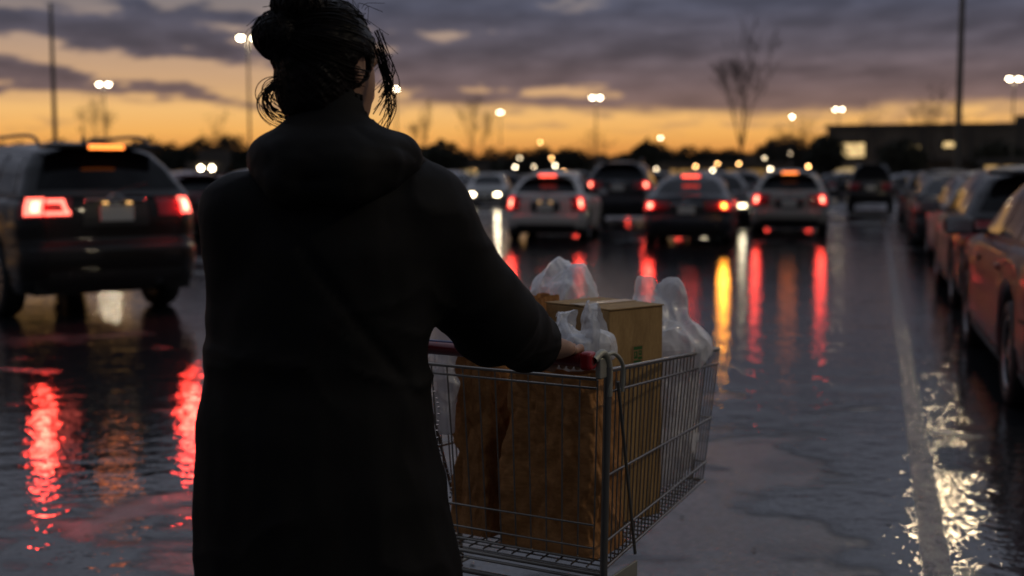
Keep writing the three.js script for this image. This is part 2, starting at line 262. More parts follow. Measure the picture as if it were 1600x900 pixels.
// ---------------------------------------------------------------- lamp posts
function lampPost(name, label, x, z, h, heads, group, o = {}) {
  const t = thing(name, label, 'lamp post', [x, 0, z], o.turn ?? 0, group), r = o.r ?? 0.09;
  obj('base', new THREE.CylinderGeometry(0.28, 0.30, 0.7, 16).translate(0, 0.35, 0), M.concrete, t);
  obj('pole', new THREE.CylinderGeometry(r * 0.62, r, h - 0.5, 12).translate(0, 0.6 + (h - 0.5) / 2, 0), M.pole, t);
  if (heads === 2) for (const s of [-1, 1]) {
    obj('arm', rod([0, h - 0.1, 0], [s * 0.36, h + 0.05, 0], 0.035), M.pole, t);
    const hd = obj('lamp_head', bx(0.46, 0.12, 0.34, s * 0.44, h + 0.12, 0, 0.04), M.pole, t);
    obj('lens', new THREE.SphereGeometry(0.5, 16, 8).scale(0.38, 0.24, 0.28).translate(s * 0.44, h + 0.03, 0), o.lens ?? M.lampLens, hd);
    if (o.cd) { const l = new THREE.PointLight(lin(...(o.tint ?? [1, 0.84, 0.58])), o.cd); l.position.set(s * 0.44, h - 0.16, 0); l.shadow.radius = 7; l.castShadow = true; l.name = 'lamp_light'; t.add(l); }
  }
  else if (heads === 1) {
    obj('arm', rod([0, h - 0.05, 0], [0, h + 0.08, 0.3], 0.03), M.pole, t);
    const hd = obj('lamp_head', bx(0.4, 0.12, 0.5, 0, h + 0.14, 0.4, 0.04), M.pole, t);
    obj('lens', new THREE.SphereGeometry(0.5, 14, 8).scale(0.36, 0.30, 0.40).translate(0, h + 0.02, 0.4), o.lens ?? M.lampLens, hd);
    if (o.cd) { const l = new THREE.PointLight(lin(...(o.tint ?? [1, 0.84, 0.58])), o.cd); l.position.set(0, h - 0.16, 0.4); l.shadow.radius = 7; l.castShadow = true; l.name = 'lamp_light'; t.add(l); }
  } else obj('cap', new THREE.SphereGeometry(r * 0.7, 10, 6).translate(0, h + 0.1, 0), M.pole, t);
  return t;
}
const lot = 'lamp posts of the parking lot';
lampPost('lamp_post', 'tall pole behind the parked row, its lamps above the picture', at(1492, 39.5), -39.5, 10.0, 2, lot, { cd: 15, r: 0.11, turn: 0.25, lens: M.farDim, tint: [1, 0.76, 0.46] });
lampPost('lamp_post', 'twin lamp post whose glare touches the hair bun', at(393, 78), -78, 9.8, 2, lot, { cd: 22 });
lampPost('lamp_post', 'twin lamp post over the large dark SUV', at(169, 120), -120, 9.9, 2, lot, { cd: 14 });
lampPost('lamp_post', 'twin lamp post at the right edge above the parked row', at(1576, 113), -113, 9.9, 2, lot, { cd: 14 });
lampPost('lamp_post', 'twin lamp post high over the black hatchback in the middle', at(930, 141), -141, 9.9, 2, lot, { cd: 12 });
lampPost('lamp_post', 'lamp post close to the face side of the hair', at(621, 127), -127, 9.9, 1, lot);
lampPost('lamp_post', 'lamp post left of centre between hair and twin lamp', at(782, 175), -175, 9.9, 2, lot, { turn: 1.1 });
lampPost('lamp_post', 'lamp post left of the brighter lamp over the far store', at(1233, 187), -187, 9.8, 1, lot);
lampPost('lamp_post', 'brighter lamp post above the far store corner', at(1306, 167), -167, 9.9, 2, lot);
lampPost('lamp_post', 'lamp post just outside the frame to the right of the cart', 9.2, -1.4, 8.0, 2, lot, { cd: 22, turn: 1.3 });
lampPost('unlit_pole', 'slim dark unlit pole over the large SUV at the left', at(91, 64), -64, 9.9, 0, undefined, { r: 0.13 });
const far = 'small street lamps far beyond the lot';
for (const [px, y, d, m, label] of [[1030, 214, 260, 0, 'small lamp over the rounded dark tree'], [844, 221, 300, 1, 'small amber lamp high in the glow over the white hatchback'], [1534, 197, 200, 1, 'small amber lamp between the tall pole and the right edge'], [1192, 245, 230, 2, 'small lamp left of the far store trees'], [812, 245, 240, 2, 'dim lamp above the treeline left of the white hatchback'], [861, 245, 240, 1, 'amber lamp above the treeline over the white hatchback'], [763, 254, 230, 2, 'dim lamp above the oncoming car'], [805, 259, 225, 0, 'bright low lamp left of the white hatchback roof'], [834, 258, 228, 2, 'dim low lamp over the white hatchback roof'], [867, 257, 226, 0, 'bright low lamp over the white hatchback roof'], [1007, 251, 232, 0, 'bright low lamp right of the black hatchback roof'], [1119, 254, 222, 1, 'warm low lamp right of the dark sedan roof'], [1152, 254, 224, 1, 'amber low lamp left of the silver hatchback roof'], [1201, 262, 215, 0, 'bright low lamp just left of the silver hatchback roof'], [1232, 238, 236, 2, 'dim lamp in the trees over the silver hatchback'], [706, 264, 220, 1, 'warm low lamp beside the coat shoulder'], [1588, 239, 160, 0, 'white lamp low at the right edge'], [880, 266, 150, 1, 'warm lamp low beside the white hatchback roof'], [1024, 262, 190, 2, 'dim lamp low between the black and the dark car'], [1085, 258, 205, 1, 'amber lamp over the dark car roof'], [1111, 265, 160, 0, 'white lamp low right of the dark car roof'], [1260, 258, 190, 1, 'amber lamp over the right side of the silver hatchback'], [1345, 250, 170, 2, 'dim lamp over the black off-roader'], [1362, 262, 150, 1, 'amber lamp low behind the black off-roader'], [1425, 262, 140, 2, 'dim lamp low right of the black off-roader'], [945, 262, 170, 1, 'amber lamp over the black hatchback roof'], [740, 262, 180, 1, 'amber lamp over the left headlight of the oncoming car']])
  lampPost('street_lamp', label, at(px, d), -d, 1.45 + (268 - y) * d / 1931, 1, far, { lens: [M.farLens, M.farAmber, M.farDim][m], r: 0.06 });

// ---------------------------------------------------------------- cars: local -z is forward, origin on the ground below the middle
const curve = (pts) => (x) => { if (x <= pts[0][0]) return pts[0][1]; for (let i = 1; i < pts.length; i++) if (x <= pts[i][0]) { const t = (x - pts[i - 1][0]) / (pts[i][0] - pts[i - 1][0]), s = t * t * (3 - 2 * t); return mixv(pts[i - 1][1], pts[i][1], 0.5 * s + 0.5 * t); } return pts[pts.length - 1][1]; };
function planAt(s, w, zf, zr, rf, rb) {          // round the outline: 0..1 rear (left to right), 1..2 right side, 2..3 front, 3..4 left side
  s = ((s % 4) + 4) % 4; const k = Math.floor(s), u = s - k;
  const C = [[-w, zr, rb], [w, zr, rb], [w, zf, rf], [-w, zf, rf]], a = C[k], b = C[(k + 1) % 4], L = Math.hypot(b[0] - a[0], b[1] - a[1]), d = [(b[0] - a[0]) / L, (b[1] - a[1]) / L], n = [d[1], -d[0]];   // n points inward
  const E = k % 2 ? 0.06 : 0.16, cin = (c, sg) => [c[0] + sg * d[0] * c[2] + n[0] * c[2], c[1] + sg * d[1] * c[2] + n[1] * c[2]];
  if (u < E) { const c = cin(a, 1), t = Math.PI / 4 * (1 - u / E); return [c[0] - n[0] * a[2] * Math.cos(t) - d[0] * a[2] * Math.sin(t), c[1] - n[1] * a[2] * Math.cos(t) - d[1] * a[2] * Math.sin(t)]; }
  if (u > 1 - E) { const c = cin(b, -1), t = Math.PI / 4 * ((u - 1 + E) / E); return [c[0] - n[0] * b[2] * Math.cos(t) + d[0] * b[2] * Math.sin(t), c[1] - n[1] * b[2] * Math.cos(t) + d[1] * b[2] * Math.sin(t)]; }
  const t = (u - E) / (1 - 2 * E), ca = cin(a, 1), cb = cin(b, -1); return [mixv(ca[0] - n[0] * a[2], cb[0] - n[0] * b[2], t), mixv(ca[1] - n[1] * a[2], cb[1] - n[1] * b[2], t)];
}
function carShape(p) {
  const zf0 = -p.L / 2, zr0 = p.L / 2, ra = p.wheel + 0.055;
  const side = curve([[0, 0.07], [0.10, 0.025], [0.3, 0.0], [0.55, 0.012], [0.66, 0.0], [0.86, 0.03], [0.95, 0.06], [1, 0.11]]);
  const rear = curve(p.rear ?? [[0, 0.10], [0.12, 0.03], [0.3, 0.0], [0.46, 0.01], [0.50, 0.07], [0.75, 0.07], [0.92, 0.10], [1, 0.16]]);
  const front = curve(p.front ?? [[0, 0.12], [0.15, 0.03], [0.4, 0.0], [0.7, 0.03], [0.9, 0.10], [1, 0.22]]);
  const top = curve(p.top), bow = (x, z, w) => z - Math.sign(z) * 0.13 * (x / w) ** 2 * (Math.abs(z) / zr0) ** 6;
  const low = (z) => { let y = p.sill; for (const a of [p.zF, p.zR]) { const q = Math.abs(z - a); if (q < ra) y = Math.max(y, p.wheel + Math.sqrt(ra * ra - q * q)); } const e = Math.abs(z) / zr0; return y + 0.04 * sst(0.86, 1, e); };
  const body = (s, t) => { const w = p.w - side(t); let [x, z] = planAt(s, w, zf0 + front(t), zr0 - rear(t), 0.42, 0.24); x *= 1 - 0.055 * (z / zr0) ** 4; z = bow(x, z, w); const y0 = Math.min(low(z), top(z) - 0.05); return [x, mixv(y0, top(z), t), z]; };
  const gw = curve([[0, p.w - 0.08], [0.5, p.w - 0.19], [0.85, p.w - 0.31], [0.95, p.w - 0.36], [1, p.w - 0.44]]);
  const roofY = (z) => p.H - 0.05 - 0.05 * sst(p.roof[0] + 0.5, p.roof[0] - 0.1, z) - (p.drop ?? 0.05) * sst(p.roof[1] - 0.9, p.roof[1] + 0.1, z);
  const house = (s, t) => { const w = gw(t), a = Math.pow(t, 0.9); let [x, z] = planAt(s, w, mixv(p.glassF, p.roof[0], a) , mixv(p.glassR, p.roof[1], t < 0.9 ? a : a), 0.24, p.rb ?? 0.16); z -= Math.sign(z) * 0.07 * (x / w) ** 2 * Math.min(1, Math.abs(z)); return [x, mixv(top(z) - 0.03, roofY(z), Math.sin(t * Math.PI / 2) * 0.25 + t * 0.75), z]; };
  return { body, house, top, low, roofY, gw };
}
function ringGeo(fn, nt, capUp, crown) {
  const S = []; const seg = (k, n) => { for (let i = 0; i < n; i++) S.push(k + i / n); };
  seg(0, 26); seg(1, 64); seg(2, 22); seg(3, 64); S.push(4);
  const caps = capUp ? 7 : 0;
  return grid(S.length - 1, nt + caps, (u, v) => { const s = S[Math.round(u * (S.length - 1))], j = Math.round(v * (nt + caps)); if (j <= nt) return fn(s, j / nt); const k = 1 - (j - nt) / caps, q = fn(s, 1); return [q[0] * k, q[1] + crown * (1 - k * k), q[2]]; });
}
function patch(fn, s0, s1, t0, t1, off = 0.006, ns = 10, nt = 5) {
  const f0 = typeof t0 === 'function' ? t0 : () => t0, f1 = typeof t1 === 'function' ? t1 : () => t1, e = 0.004;
  return grid(ns, nt, (u, v) => { const s = mixv(s0, s1, u), t = mixv(f0(u), f1(u), v), p = V(...fn(s, t)), a = V(...fn(s + e, t)).sub(V(...fn(s - e, t))), b = V(...fn(s, Math.min(1, t + e))).sub(V(...fn(s, Math.max(0, t - e)))), n = a.cross(b).normalize(); if (n.x * p.x + n.z * p.z * 0.4 < 0) n.negate(); return p.addScaledVector(n, off).toArray(); });
}
const shapes = {
  suv: { L: 4.75, w: 0.95, H: 1.78, wheel: 0.375, sill: 0.27, plateT: 0.79, tail: [1, 0.76, 0.975], zF: -1.45, zR: 1.36, top: [[-2.4, 0.84], [-2.0, 1.02], [-1.0, 1.14], [1.2, 1.20], [2.38, 1.25]], glassF: -1.12, glassR: 2.27, roof: [-0.35, 1.86], rails: true },
  hatch: { L: 4.25, w: 0.89, H: 1.50, wheel: 0.315, sill: 0.17, zF: -1.30, zR: 1.28, top: [[-2.1, 0.68], [-1.75, 0.84], [-0.95, 0.94], [1.0, 0.97], [2.12, 1.00]], glassF: -1.10, glassR: 2.02, roof: [-0.25, 1.45], drop: 0.09, tail: [0.72, 0.58, 0.96] },
  wagon: { L: 4.6, w: 0.91, H: 1.54, wheel: 0.33, sill: 0.18, zF: -1.40, zR: 1.35, top: [[-2.3, 0.70], [-1.95, 0.87], [-1.05, 0.97], [1.2, 1.00], [2.3, 1.02]], glassF: -1.20, glassR: 2.18, roof: [-0.35, 1.72], drop: 0.07, tail: [0.95, 0.62, 0.93] },
  sedan: { L: 4.65, w: 0.91, H: 1.46, wheel: 0.325, sill: 0.17, zF: -1.38, zR: 1.36, top: [[-2.3, 0.66], [-1.95, 0.82], [-1.0, 0.93], [0.9, 0.96], [1.7, 0.99], [2.3, 0.97]], glassF: -1.12, glassR: 1.78, roof: [-0.25, 0.86], drop: 0.06, tail: [1.15, 0.66, 0.88] },
  boxy: { L: 4.3, w: 0.86, H: 1.80, wheel: 0.38, sill: 0.32, zF: -1.3, zR: 1.2, top: [[-2.1, 1.0], [-1.8, 1.10], [-0.9, 1.14], [1.2, 1.15], [2.1, 1.15]], glassF: -0.98, glassR: 2.02, roof: [-0.62, 1.92], rails: false, drop: 0.02 },
};
const geoCache = {};
function wheelGeos(R) {
  const w = 0.115, tyre = new THREE.LatheGeometry([[R * 0.66, -w * 0.8], [R * 0.80, -w], [R * 0.95, -w * 0.92], [R, -w * 0.6], [R, w * 0.6], [R * 0.95, w * 0.92], [R * 0.80, w], [R * 0.66, w * 0.8], [R * 0.66, -w * 0.8]].map(([a, b]) => new THREE.Vector2(a, b)), 40).rotateZ(Math.PI / 2);
  const rim = [new THREE.CylinderGeometry(R * 0.68, R * 0.68, w * 0.9, 32, 1, true).rotateZ(Math.PI / 2), new THREE.CylinderGeometry(R * 0.14, R * 0.16, w * 1.7, 14).rotateZ(Math.PI / 2), new THREE.TorusGeometry(R * 0.66, 0.012, 6, 36).rotateY(Math.PI / 2).translate(w * 0.8, 0, 0), new THREE.TorusGeometry(R * 0.66, 0.012, 6, 36).rotateY(Math.PI / 2).translate(-w * 0.8, 0, 0)];
  for (let i = 0; i < 10; i++) for (const s of [-1, 1]) rim.push(bx(0.02, R * 0.58, 0.034, s * w * 0.62, R * 0.37, 0).rotateX(i * Math.PI / 5 + 0.1));
  const drum = new THREE.CylinderGeometry(R * 0.6, R * 0.6, w * 0.5, 24).rotateZ(Math.PI / 2);
  return { tyre, rim: merge(rim), drum };
}
function carGeos(kind) {
  if (geoCache[kind]) return geoCache[kind];
  const p = shapes[kind], S = carShape(p), { body, house } = S, g = { p, S };
  g.body = merge([ringGeo(body, 18, true, 0.03)]);
  g.house = merge([ringGeo(house, 12, true, 0.05)]);
  g.windows = []; const wt0 = 0.10, wt1 = 0.80;
  g.rearWindow = patch(house, 0.10, 0.90, wt0 + 0.04, 0.86, 0.005, 16, 8);
  g.windshield = patch(house, 2.09, 2.91, wt0, 0.88, 0.005, 16, 8);
  const cuts = kind === 'sedan' ? [[1.16, 1.50], [1.53, 1.86]] : [[1.09, 1.27], [1.30, 1.56], [1.59, 1.88]];
  for (const [a, b] of cuts) { g.windows.push(patch(house, a, b, wt0, wt1, 0.005, 12, 6)); g.windows.push(patch(house, 5 - b, 5 - a, wt0, wt1, 0.005, 12, 6)); }
  g.cladding = merge([patch(body, 0, 4, 0.0, 0.13, 0.007, 150, 3)]);
  g.bumperTrim = patch(body, 0.14, 0.86, 0.05, 0.20, 0.012, 20, 3);
  g.bumperLine = patch(body, -0.1, 1.1, 0.475, 0.50, 0.004, 40, 1);
  g.seams = []; for (const s of kind === 'sedan' ? [1.18, 1.51, 1.86] : [1.29, 1.575, 1.87]) for (const q of [s, 5 - s]) g.seams.push(patch(body, q - 0.0012, q + 0.0012, 0.10, 0.96, 0.003, 1, 12));
  g.seams = merge(g.seams);
  g.handles = []; for (const s of [1.34, 1.63]) for (const q of [s, 5 - s]) { const c = V(...body(q, 0.80)); g.handles.push(bx(0.035, 0.03, 0.2, c.x + Math.sign(c.x) * 0.012, c.y, c.z, 0.01)); }
  g.hatchSeam = merge([patch(body, 0.16, 0.168, 0.5, 0.98, 0.003, 1, 8), patch(body, 0.832, 0.84, 0.5, 0.98, 0.003, 1, 8)]);
  const pt = p.plateT ?? 0.66, rc = V(...body(0.5, pt)); g.rc = rc;
  g.plateRecess = patch(body, 0.33, 0.67, pt - 0.13, pt + 0.12, 0.003, 14, 4);
  g.plate = bx(0.34, 0.15, 0.012, 0, rc.y, rc.z + 0.014, 0.004);
  g.emblem = new THREE.TorusGeometry(0.045, 0.012, 6, 20).scale(1.5, 1, 1).translate(0, V(...body(0.5, Math.max(0.86, pt + 0.15))).y, V(...body(0.5, Math.max(0.86, pt + 0.15))).z + 0.012);
  g.garnish = bx(0.62, 0.03, 0.02, 0, V(...body(0.5, pt + 0.14)).y, V(...body(0.5, pt + 0.14)).z + 0.012, 0.008);
  const y = (t) => body(0.5, t)[1];
  g.tail = [-1, 1].map((sd) => { const m = (s) => (sd < 0 ? s : 1 - s), [ks, ta, tb] = p.tail ?? [1, 0.60, 0.90], mt = (t) => (typeof t === 'number' ? mixv(ta, tb, (t - 0.6) / 0.3) : t); const P = (a, b, t0, t1, off, n = 10, k = 6) => patch(body, m(a < 0 ? a : a * ks), m(b * ks), mt(t0), mt(t1), off, n, k); return { housing: P(-0.035, 0.27, 0.60, 0.90, 0.008, 16), outer: P(-0.012, 0.115, 0.63, 0.87, 0.016), innerTop: P(0.13, 0.215, 0.80, 0.85, 0.016), innerLow: P(0.13, 0.265, 0.63, 0.68, 0.016), innerEnd: patch((a, b) => body(a + (sd < 0 ? 1 : -1) * (mt(0.85) - b) * 0.25, b), m(0.205), m(0.228), mt(0.66), mt(0.85), 0.017, 4, 6), fill: P(0.13, 0.225, 0.69, 0.80, 0.013), core: P(0.03, 0.085, 0.68, 0.82, 0.024, 6, 4), mid: V(...body(m(0.06), mt(0.75))) }; });
  g.head = [-1, 1].map((sd) => { const m = (s) => (sd < 0 ? 5 - s : s); return { lens: patch(body, m(1.965), m(2.24), 0.60, 0.82, 0.008, 14, 5), core: patch(body, m(2.08), m(2.19), 0.64, 0.78, 0.02, 6, 4), mid: V(...body(m(2.12), 0.7)) }; });
  g.grille = patch(body, 2.30, 2.70, 0.34, 0.76, 0.006, 14, 6); g.frontPlate = bx(0.34, 0.14, 0.012, 0, 0.48, V(...body(2.5, 0.35)).z - 0.014, 0.004);
  const rt = S.roofY(p.roof[1]);
  g.spoiler = bx(1.18, 0.05, 0.26, 0, rt + 0.03, p.roof[1] + 0.08, 0.02);
  g.brakeBar = bx(0.36, 0.045, 0.03, 0, rt + 0.026, p.roof[1] + 0.215, 0.008);
  g.fin = new THREE.ConeGeometry(0.07, 0.11, 10).scale(0.35, 1, 1.2).translate(0, S.roofY(p.roof[1] - 0.4) + 0.10, p.roof[1] - 0.42);
  g.rails = [-1, 1].map((s) => { const x = s * (p.w - 0.38), yy = p.H + 0.0; return merge([tube([[x, yy - 0.04, p.roof[0] + 0.3], [x, yy + 0.04, p.roof[0] + 0.42], [x, yy + 0.045, 0.6], [x, yy + 0.02, p.roof[1] - 0.2], [x, yy - 0.06, p.roof[1] - 0.06]], 0.018, 40, 8)]); });
  g.mirrors = [-1, 1].map((s) => { const z = p.glassF + 0.46, yy = S.top(z) + 0.07, c = new THREE.SphereGeometry(0.5, 18, 12); const q = c.attributes.position; for (let i = 0; i < q.count; i++) { const f = (v) => Math.sign(v) * Math.pow(Math.abs(v) * 2, 0.6) / 2; q.setXYZ(i, f(q.getX(i)) * 0.24, f(q.getY(i)) * 0.15, f(q.getZ(i)) * 0.13); } c.computeVertexNormals(); return merge([c.translate(s * (p.w + 0.11), yy, z), bx(0.16, 0.04, 0.06, s * (p.w - 0.03), yy - 0.045, z, 0.01)]); });
  g.mirrorGlass = [-1, 1].map((s) => { const z = p.glassF + 0.46; return bx(0.19, 0.11, 0.008, s * (p.w + 0.11), S.top(z) + 0.07, z + 0.064, 0.003); });
  g.floor = bx(p.w * 1.66, 0.20, p.L - 0.3, 0, p.sill + 0.09, 0); g.wells = ([p.zF, p.zR].map((z) => new THREE.CylinderGeometry(p.wheel + 0.06, p.wheel + 0.06, p.w * 1.72, 24, 1, true, 0, Math.PI).rotateZ(Math.PI / 2).translate(0, p.wheel + 0.02, z)));
  g.exhaust = new THREE.CylinderGeometry(0.035, 0.035, 0.2, 14, 1, true).rotateX(Math.PI / 2).translate(0.45, p.sill + 0.03, p.L / 2 - 0.12);
  g.wiper = merge([rod([0.02, S.top(p.glassR) + 0.03, p.glassR + 0.01], [0.34, S.top(p.glassR) + 0.10, p.glassR - 0.02], 0.008)]);
  g.wheel = wheelGeos(p.wheel);
  return (geoCache[kind] = g);
}
function makeCar(kind, name, label, [x, d], heading, color, o = {}) {
  const g = carGeos(kind), p = g.p, t = thing(name, label, o.category ?? 'car', [x, 0, -d], -heading * RAD, o.group);
  const pm = paint(...color), dark = M.blackPlastic;
  const body = obj('body', g.body, pm, t); obj('greenhouse', g.house, o.roofMat ?? pm, t);
  obj('underbody', g.floor, M.underbody, t); for (const w of g.wells) obj('wheel_well', w, M.underbody, t);
  obj('rear_window', g.rearWindow, M.darkGlass, t); obj('windshield', g.windshield, M.darkGlass, t);
  for (const w of g.windows) obj('side_window', w, M.darkGlass, t);
  obj('sill_cladding', g.cladding, dark, t);
  for (const s of [-1, 1]) for (const z of [p.zF, p.zR]) { const wg = new THREE.Group(); wg.name = 'wheel'; wg.position.set(s * (p.w - 0.13), p.wheel, z); t.add(wg); obj('tyre', g.wheel.tyre, M.rubber, wg); obj('rim', g.wheel.rim, M.alloy, wg); obj('brake_drum', g.wheel.drum, M.underbody, wg); }
  if (!o.far) {
    obj('panel_gap', g.seams, M.underbody, body); obj('hatch_gap', g.hatchSeam, M.underbody, body); for (const h of g.handles) obj('door_handle', h, o.chrome ? M.chrome : pm, body);
    obj('bumper_trim', g.bumperTrim, dark, t); obj('bumper_line', g.bumperLine, M.underbody, body); obj('plate_recess', g.plateRecess, dark, body); obj('license_plate', g.plate, M.plate, t); obj('emblem', g.emblem, M.chrome, t); obj('garnish', g.garnish, M.chrome, t); obj('exhaust', g.exhaust, M.chrome, t);
    if (kind !== 'sedan') { obj('spoiler', g.spoiler, o.roofMat ?? pm, t); obj('rear_wiper', g.wiper, dark, t); }
    for (const m of g.mirrors.keys()) { const mm = obj('wing_mirror', g.mirrors[m], dark, t); obj('mirror_glass', g.mirrorGlass[m], M.chrome, mm); }
    obj('grille', g.grille, dark, t); obj('front_plate', g.frontPlate, M.plate, t); obj('antenna', g.fin, dark, t);
    if (p.rails) for (const r of g.rails) obj('roof_rail', r, dark, t);
  }
  const lit = o.tail ?? [0, 0];
  g.tail.forEach((q, i) => {
    const h = obj('tail_light', q.housing, M.redLens, t);
    if (o.far) return;
    if (lit[i]) {
      obj('lamp_glow', q.outer, lit[i] > 3 ? M.tailHot : M.tailRed, h); obj('lamp_core', q.core, lit[i] === 3 ? M.amber : M.tailCore, h);
      if (lit[i] > 3 && i === 0) for (const k of ['innerTop', 'innerLow', 'innerEnd']) obj('light_guide', q[k], M.tailHot, h); if (lit[i] > 3 && i === 0) obj('lamp_fill', q.fill, M.tailDim, h);
      const l = new THREE.RectAreaLight(lit[i] === 3 ? lin(1, 0.34, 0.03) : lin(1, 0.045, 0.03), o.power ?? 26, 0.22, 0.16); l.position.set(q.mid.x, q.mid.y, q.mid.z + 0.06); l.rotation.y = Math.PI + (i ? 1 : -1) * -0.25; l.name = 'tail_lamp_light'; t.add(l);
    }
  });
  g.head.forEach((q, i) => { const h = obj('headlight', q.lens, M.clearLens, t); if (o.head) { obj('lamp_core', q.core, o.head === 2 ? M.headDim : M.head, h); const l = new THREE.RectAreaLight(lin(1, 0.85, 0.6), o.head === 2 ? 14 : 70, 0.15, 0.12); l.position.set(q.mid.x, q.mid.y, q.mid.z - 0.08); l.name = 'head_lamp_light'; t.add(l); } });
  if (o.brake && !o.far) { const b = obj('high_brake_light', g.brakeBar, o.brake === 2 ? M.highBrake : M.highRed, t); const l = new THREE.RectAreaLight(o.brake === 2 ? lin(1, 0.2, 0.03) : lin(1, 0.05, 0.03), 8, 0.36, 0.045); l.position.set(0, p.H - 0.06, p.roof[1] + 0.24); l.rotation.y = Math.PI; l.name = 'brake_light_glow'; t.add(l); }
  if (o.plateLamps) for (const s of [-0.12, 0.12]) obj('plate_lamp', bx(0.05, 0.02, 0.03, s, g.rc.y + 0.105, g.rc.z + 0.03, 0.006), M.plateLamp, t);
  return t;
}
const row = 'cars parked in a row along the lane';
const rowAt = (s, o = 1.68) => { const q = lane(s, o); return [q[0], -q[1]]; };
makeCar('suv', 'large_suv', 'large dark SUV with glowing red tail lights and an amber high brake light', [-5.38, 14.1], -39, [0.007, 0.0055, 0.0045, 0.1, 0.55], { category: 'SUV', tail: [4, 4], brake: 2, plateLamps: true, power: 115 });
makeCar('hatch', 'hatchback', 'white hatchback with red brake lights just above the plastic bags', [1.02, 28.2], 9, [0.50, 0.48, 0.45, 0.05], { tail: [2, 2], brake: 1, power: 34, group: 'cars driving off down the lane', plateLamps: true });
makeCar('suv', 'hatchback', 'black hatchback with dim tail lights between the white one and the dark sedan', [3.3, 36.3], 10, [0.02, 0.02, 0.024, 0.3], { tail: [1, 1], power: 20, group: 'cars driving off down the lane' });
makeCar('sedan', 'sedan_car', 'dark car with a bright red high brake light and one amber lamp', [3.95, 26.9], 12, [0.020, 0.020, 0.025, 0.1], { tail: [2, 3], brake: 1, power: 60, group: 'cars driving off down the lane' });
makeCar('wagon', 'hatchback', 'silver hatchback with a lit right tail light beside the open lane', [6.95, 30.9], 13.5, [0.30, 0.28, 0.25, 0.1], { tail: [1, 2], brake: 2, power: 30, group: 'cars driving off down the lane' });
makeCar('sedan', 'oncoming_car', 'pale car coming on with both headlights lit', [-0.98, 54], 184, [0.30, 0.29, 0.27, 0.4], { head: true });
makeCar('hatch', 'oncoming_car', 'dark car coming on with one headlight showing beside the silver hatchback', [5.95, 35.6], 186, [0.03, 0.03, 0.035, 0.1], { head: 2 });
makeCar('sedan', 'queuing_car', 'dark sedan queuing behind the white hatchback', [1.75, 42.5], 10, [0.03, 0.03, 0.034, 0.1], { tail: [1, 1], power: 14, group: 'cars queuing farther down the lane' });
makeCar('wagon', 'queuing_car', 'grey wagon queuing beyond the dark car with the red high brake light', [6.9, 44.5], 12, [0.10, 0.10, 0.11, 0.1], { tail: [1, 0], power: 14, group: 'cars queuing farther down the lane' });
makeCar('hatch', 'queuing_car', 'dark hatchback queuing beyond the silver hatchback', [10.3, 46], 14, [0.03, 0.026, 0.026, 0.1], { tail: [1, 1], power: 14, group: 'cars queuing farther down the lane' });
makeCar('wagon', 'queuing_car', 'dark wagon queuing beyond the black hatchback', [4.4, 53], 10, [0.05, 0.05, 0.055, 0.1], { tail: [0, 1], power: 14, group: 'cars queuing farther down the lane' });
makeCar('boxy', 'off_roader', 'tall black box-shaped off-roader far down the lane', [13.9, 48], 16.5, [0.010, 0.010, 0.011, 0.1], { category: 'SUV', tail: [0, 0] });
makeCar('wagon', 'parked_car', 'dark red car nearest on the right edge, its door catching red light', rowAt(9.6), 15.2, [0.060, 0.012, 0.014, 0.0, 0.28], { group: row });
makeCar('wagon', 'parked_wagon', 'dark wagon just ahead of the nearest dark red car', rowAt(15.6, 1.70), 15.6, [0.03, 0.03, 0.035, 0.0, 0.3], { group: row, chrome: true });
makeCar('hatch', 'parked_car', 'silver hatchback third in the parked row', rowAt(21.4, 1.80), 14.9, [0.16, 0.155, 0.155, 0.0, 0.3], { group: row });
makeCar('sedan', 'parked_car', 'dark sedan fourth in the parked row', rowAt(27.2, 1.62), 16.2, [0.02, 0.02, 0.025, 0.0, 0.3], { group: row });
makeCar('wagon', 'parked_car', 'black wagon fifth in the parked row', rowAt(33.6, 1.74), 15.2, [0.02, 0.02, 0.024, 0.0, 0.3], { group: row });
makeCar('hatch', 'parked_car', 'dark blue hatchback last in the parked row', rowAt(39.6, 1.60), 15.6, [0.02, 0.023, 0.034, 0.0, 0.3], { group: row });
makeCar('hatch', 'parked_car', 'dark red car partly hidden between the large SUV and the coat', [-7.7, 29], -30, [0.10, 0.012, 0.014, 0.3], { tail: [0, 0], group: 'cars standing across the lot' });
makeCar('wagon', 'parked_car', 'blue-grey car beside the coat behind the dark red car', [-7.6, 36], -70, [0.09, 0.11, 0.14, 0.4], { group: 'cars standing across the lot' });
makeCar('wagon', 'parked_car', 'blue-grey car left of the oncoming headlights', [-2.7, 60], 20, [0.12, 0.13, 0.16, 0.4], { group: 'cars standing across the lot', far: true });
seed = 99;
[[640, 66, 70, 'far parked car behind the coat shoulder'], [795, 74, 80, 'far parked car right of the oncoming car'], [905, 70, 60, 'far parked car over the white hatchback'], [1040, 72, 84, 'far parked car left of the dark car roof'], [1135, 60, 75, 'far parked car in the gap left of the silver hatchback'], [1160, 52, 12, 'small far car with lit lamps in the gap left of the silver hatchback'], [1325, 66, 60, 'far dark car left of the black off-roader'], [1420, 74, 70, 'far dark car right of the black off-roader']].forEach(([px, d, h, label], i) => { const c = 0.02 + 0.05 * rnd(); makeCar(['hatch', 'sedan', 'wagon'][i % 3], 'distant_car', label, [at(px, d), d], h, [c, c, c * 1.15, 0.4], { far: true, head: i === 5 ? false : undefined, group: 'cars far across the lot' }); });

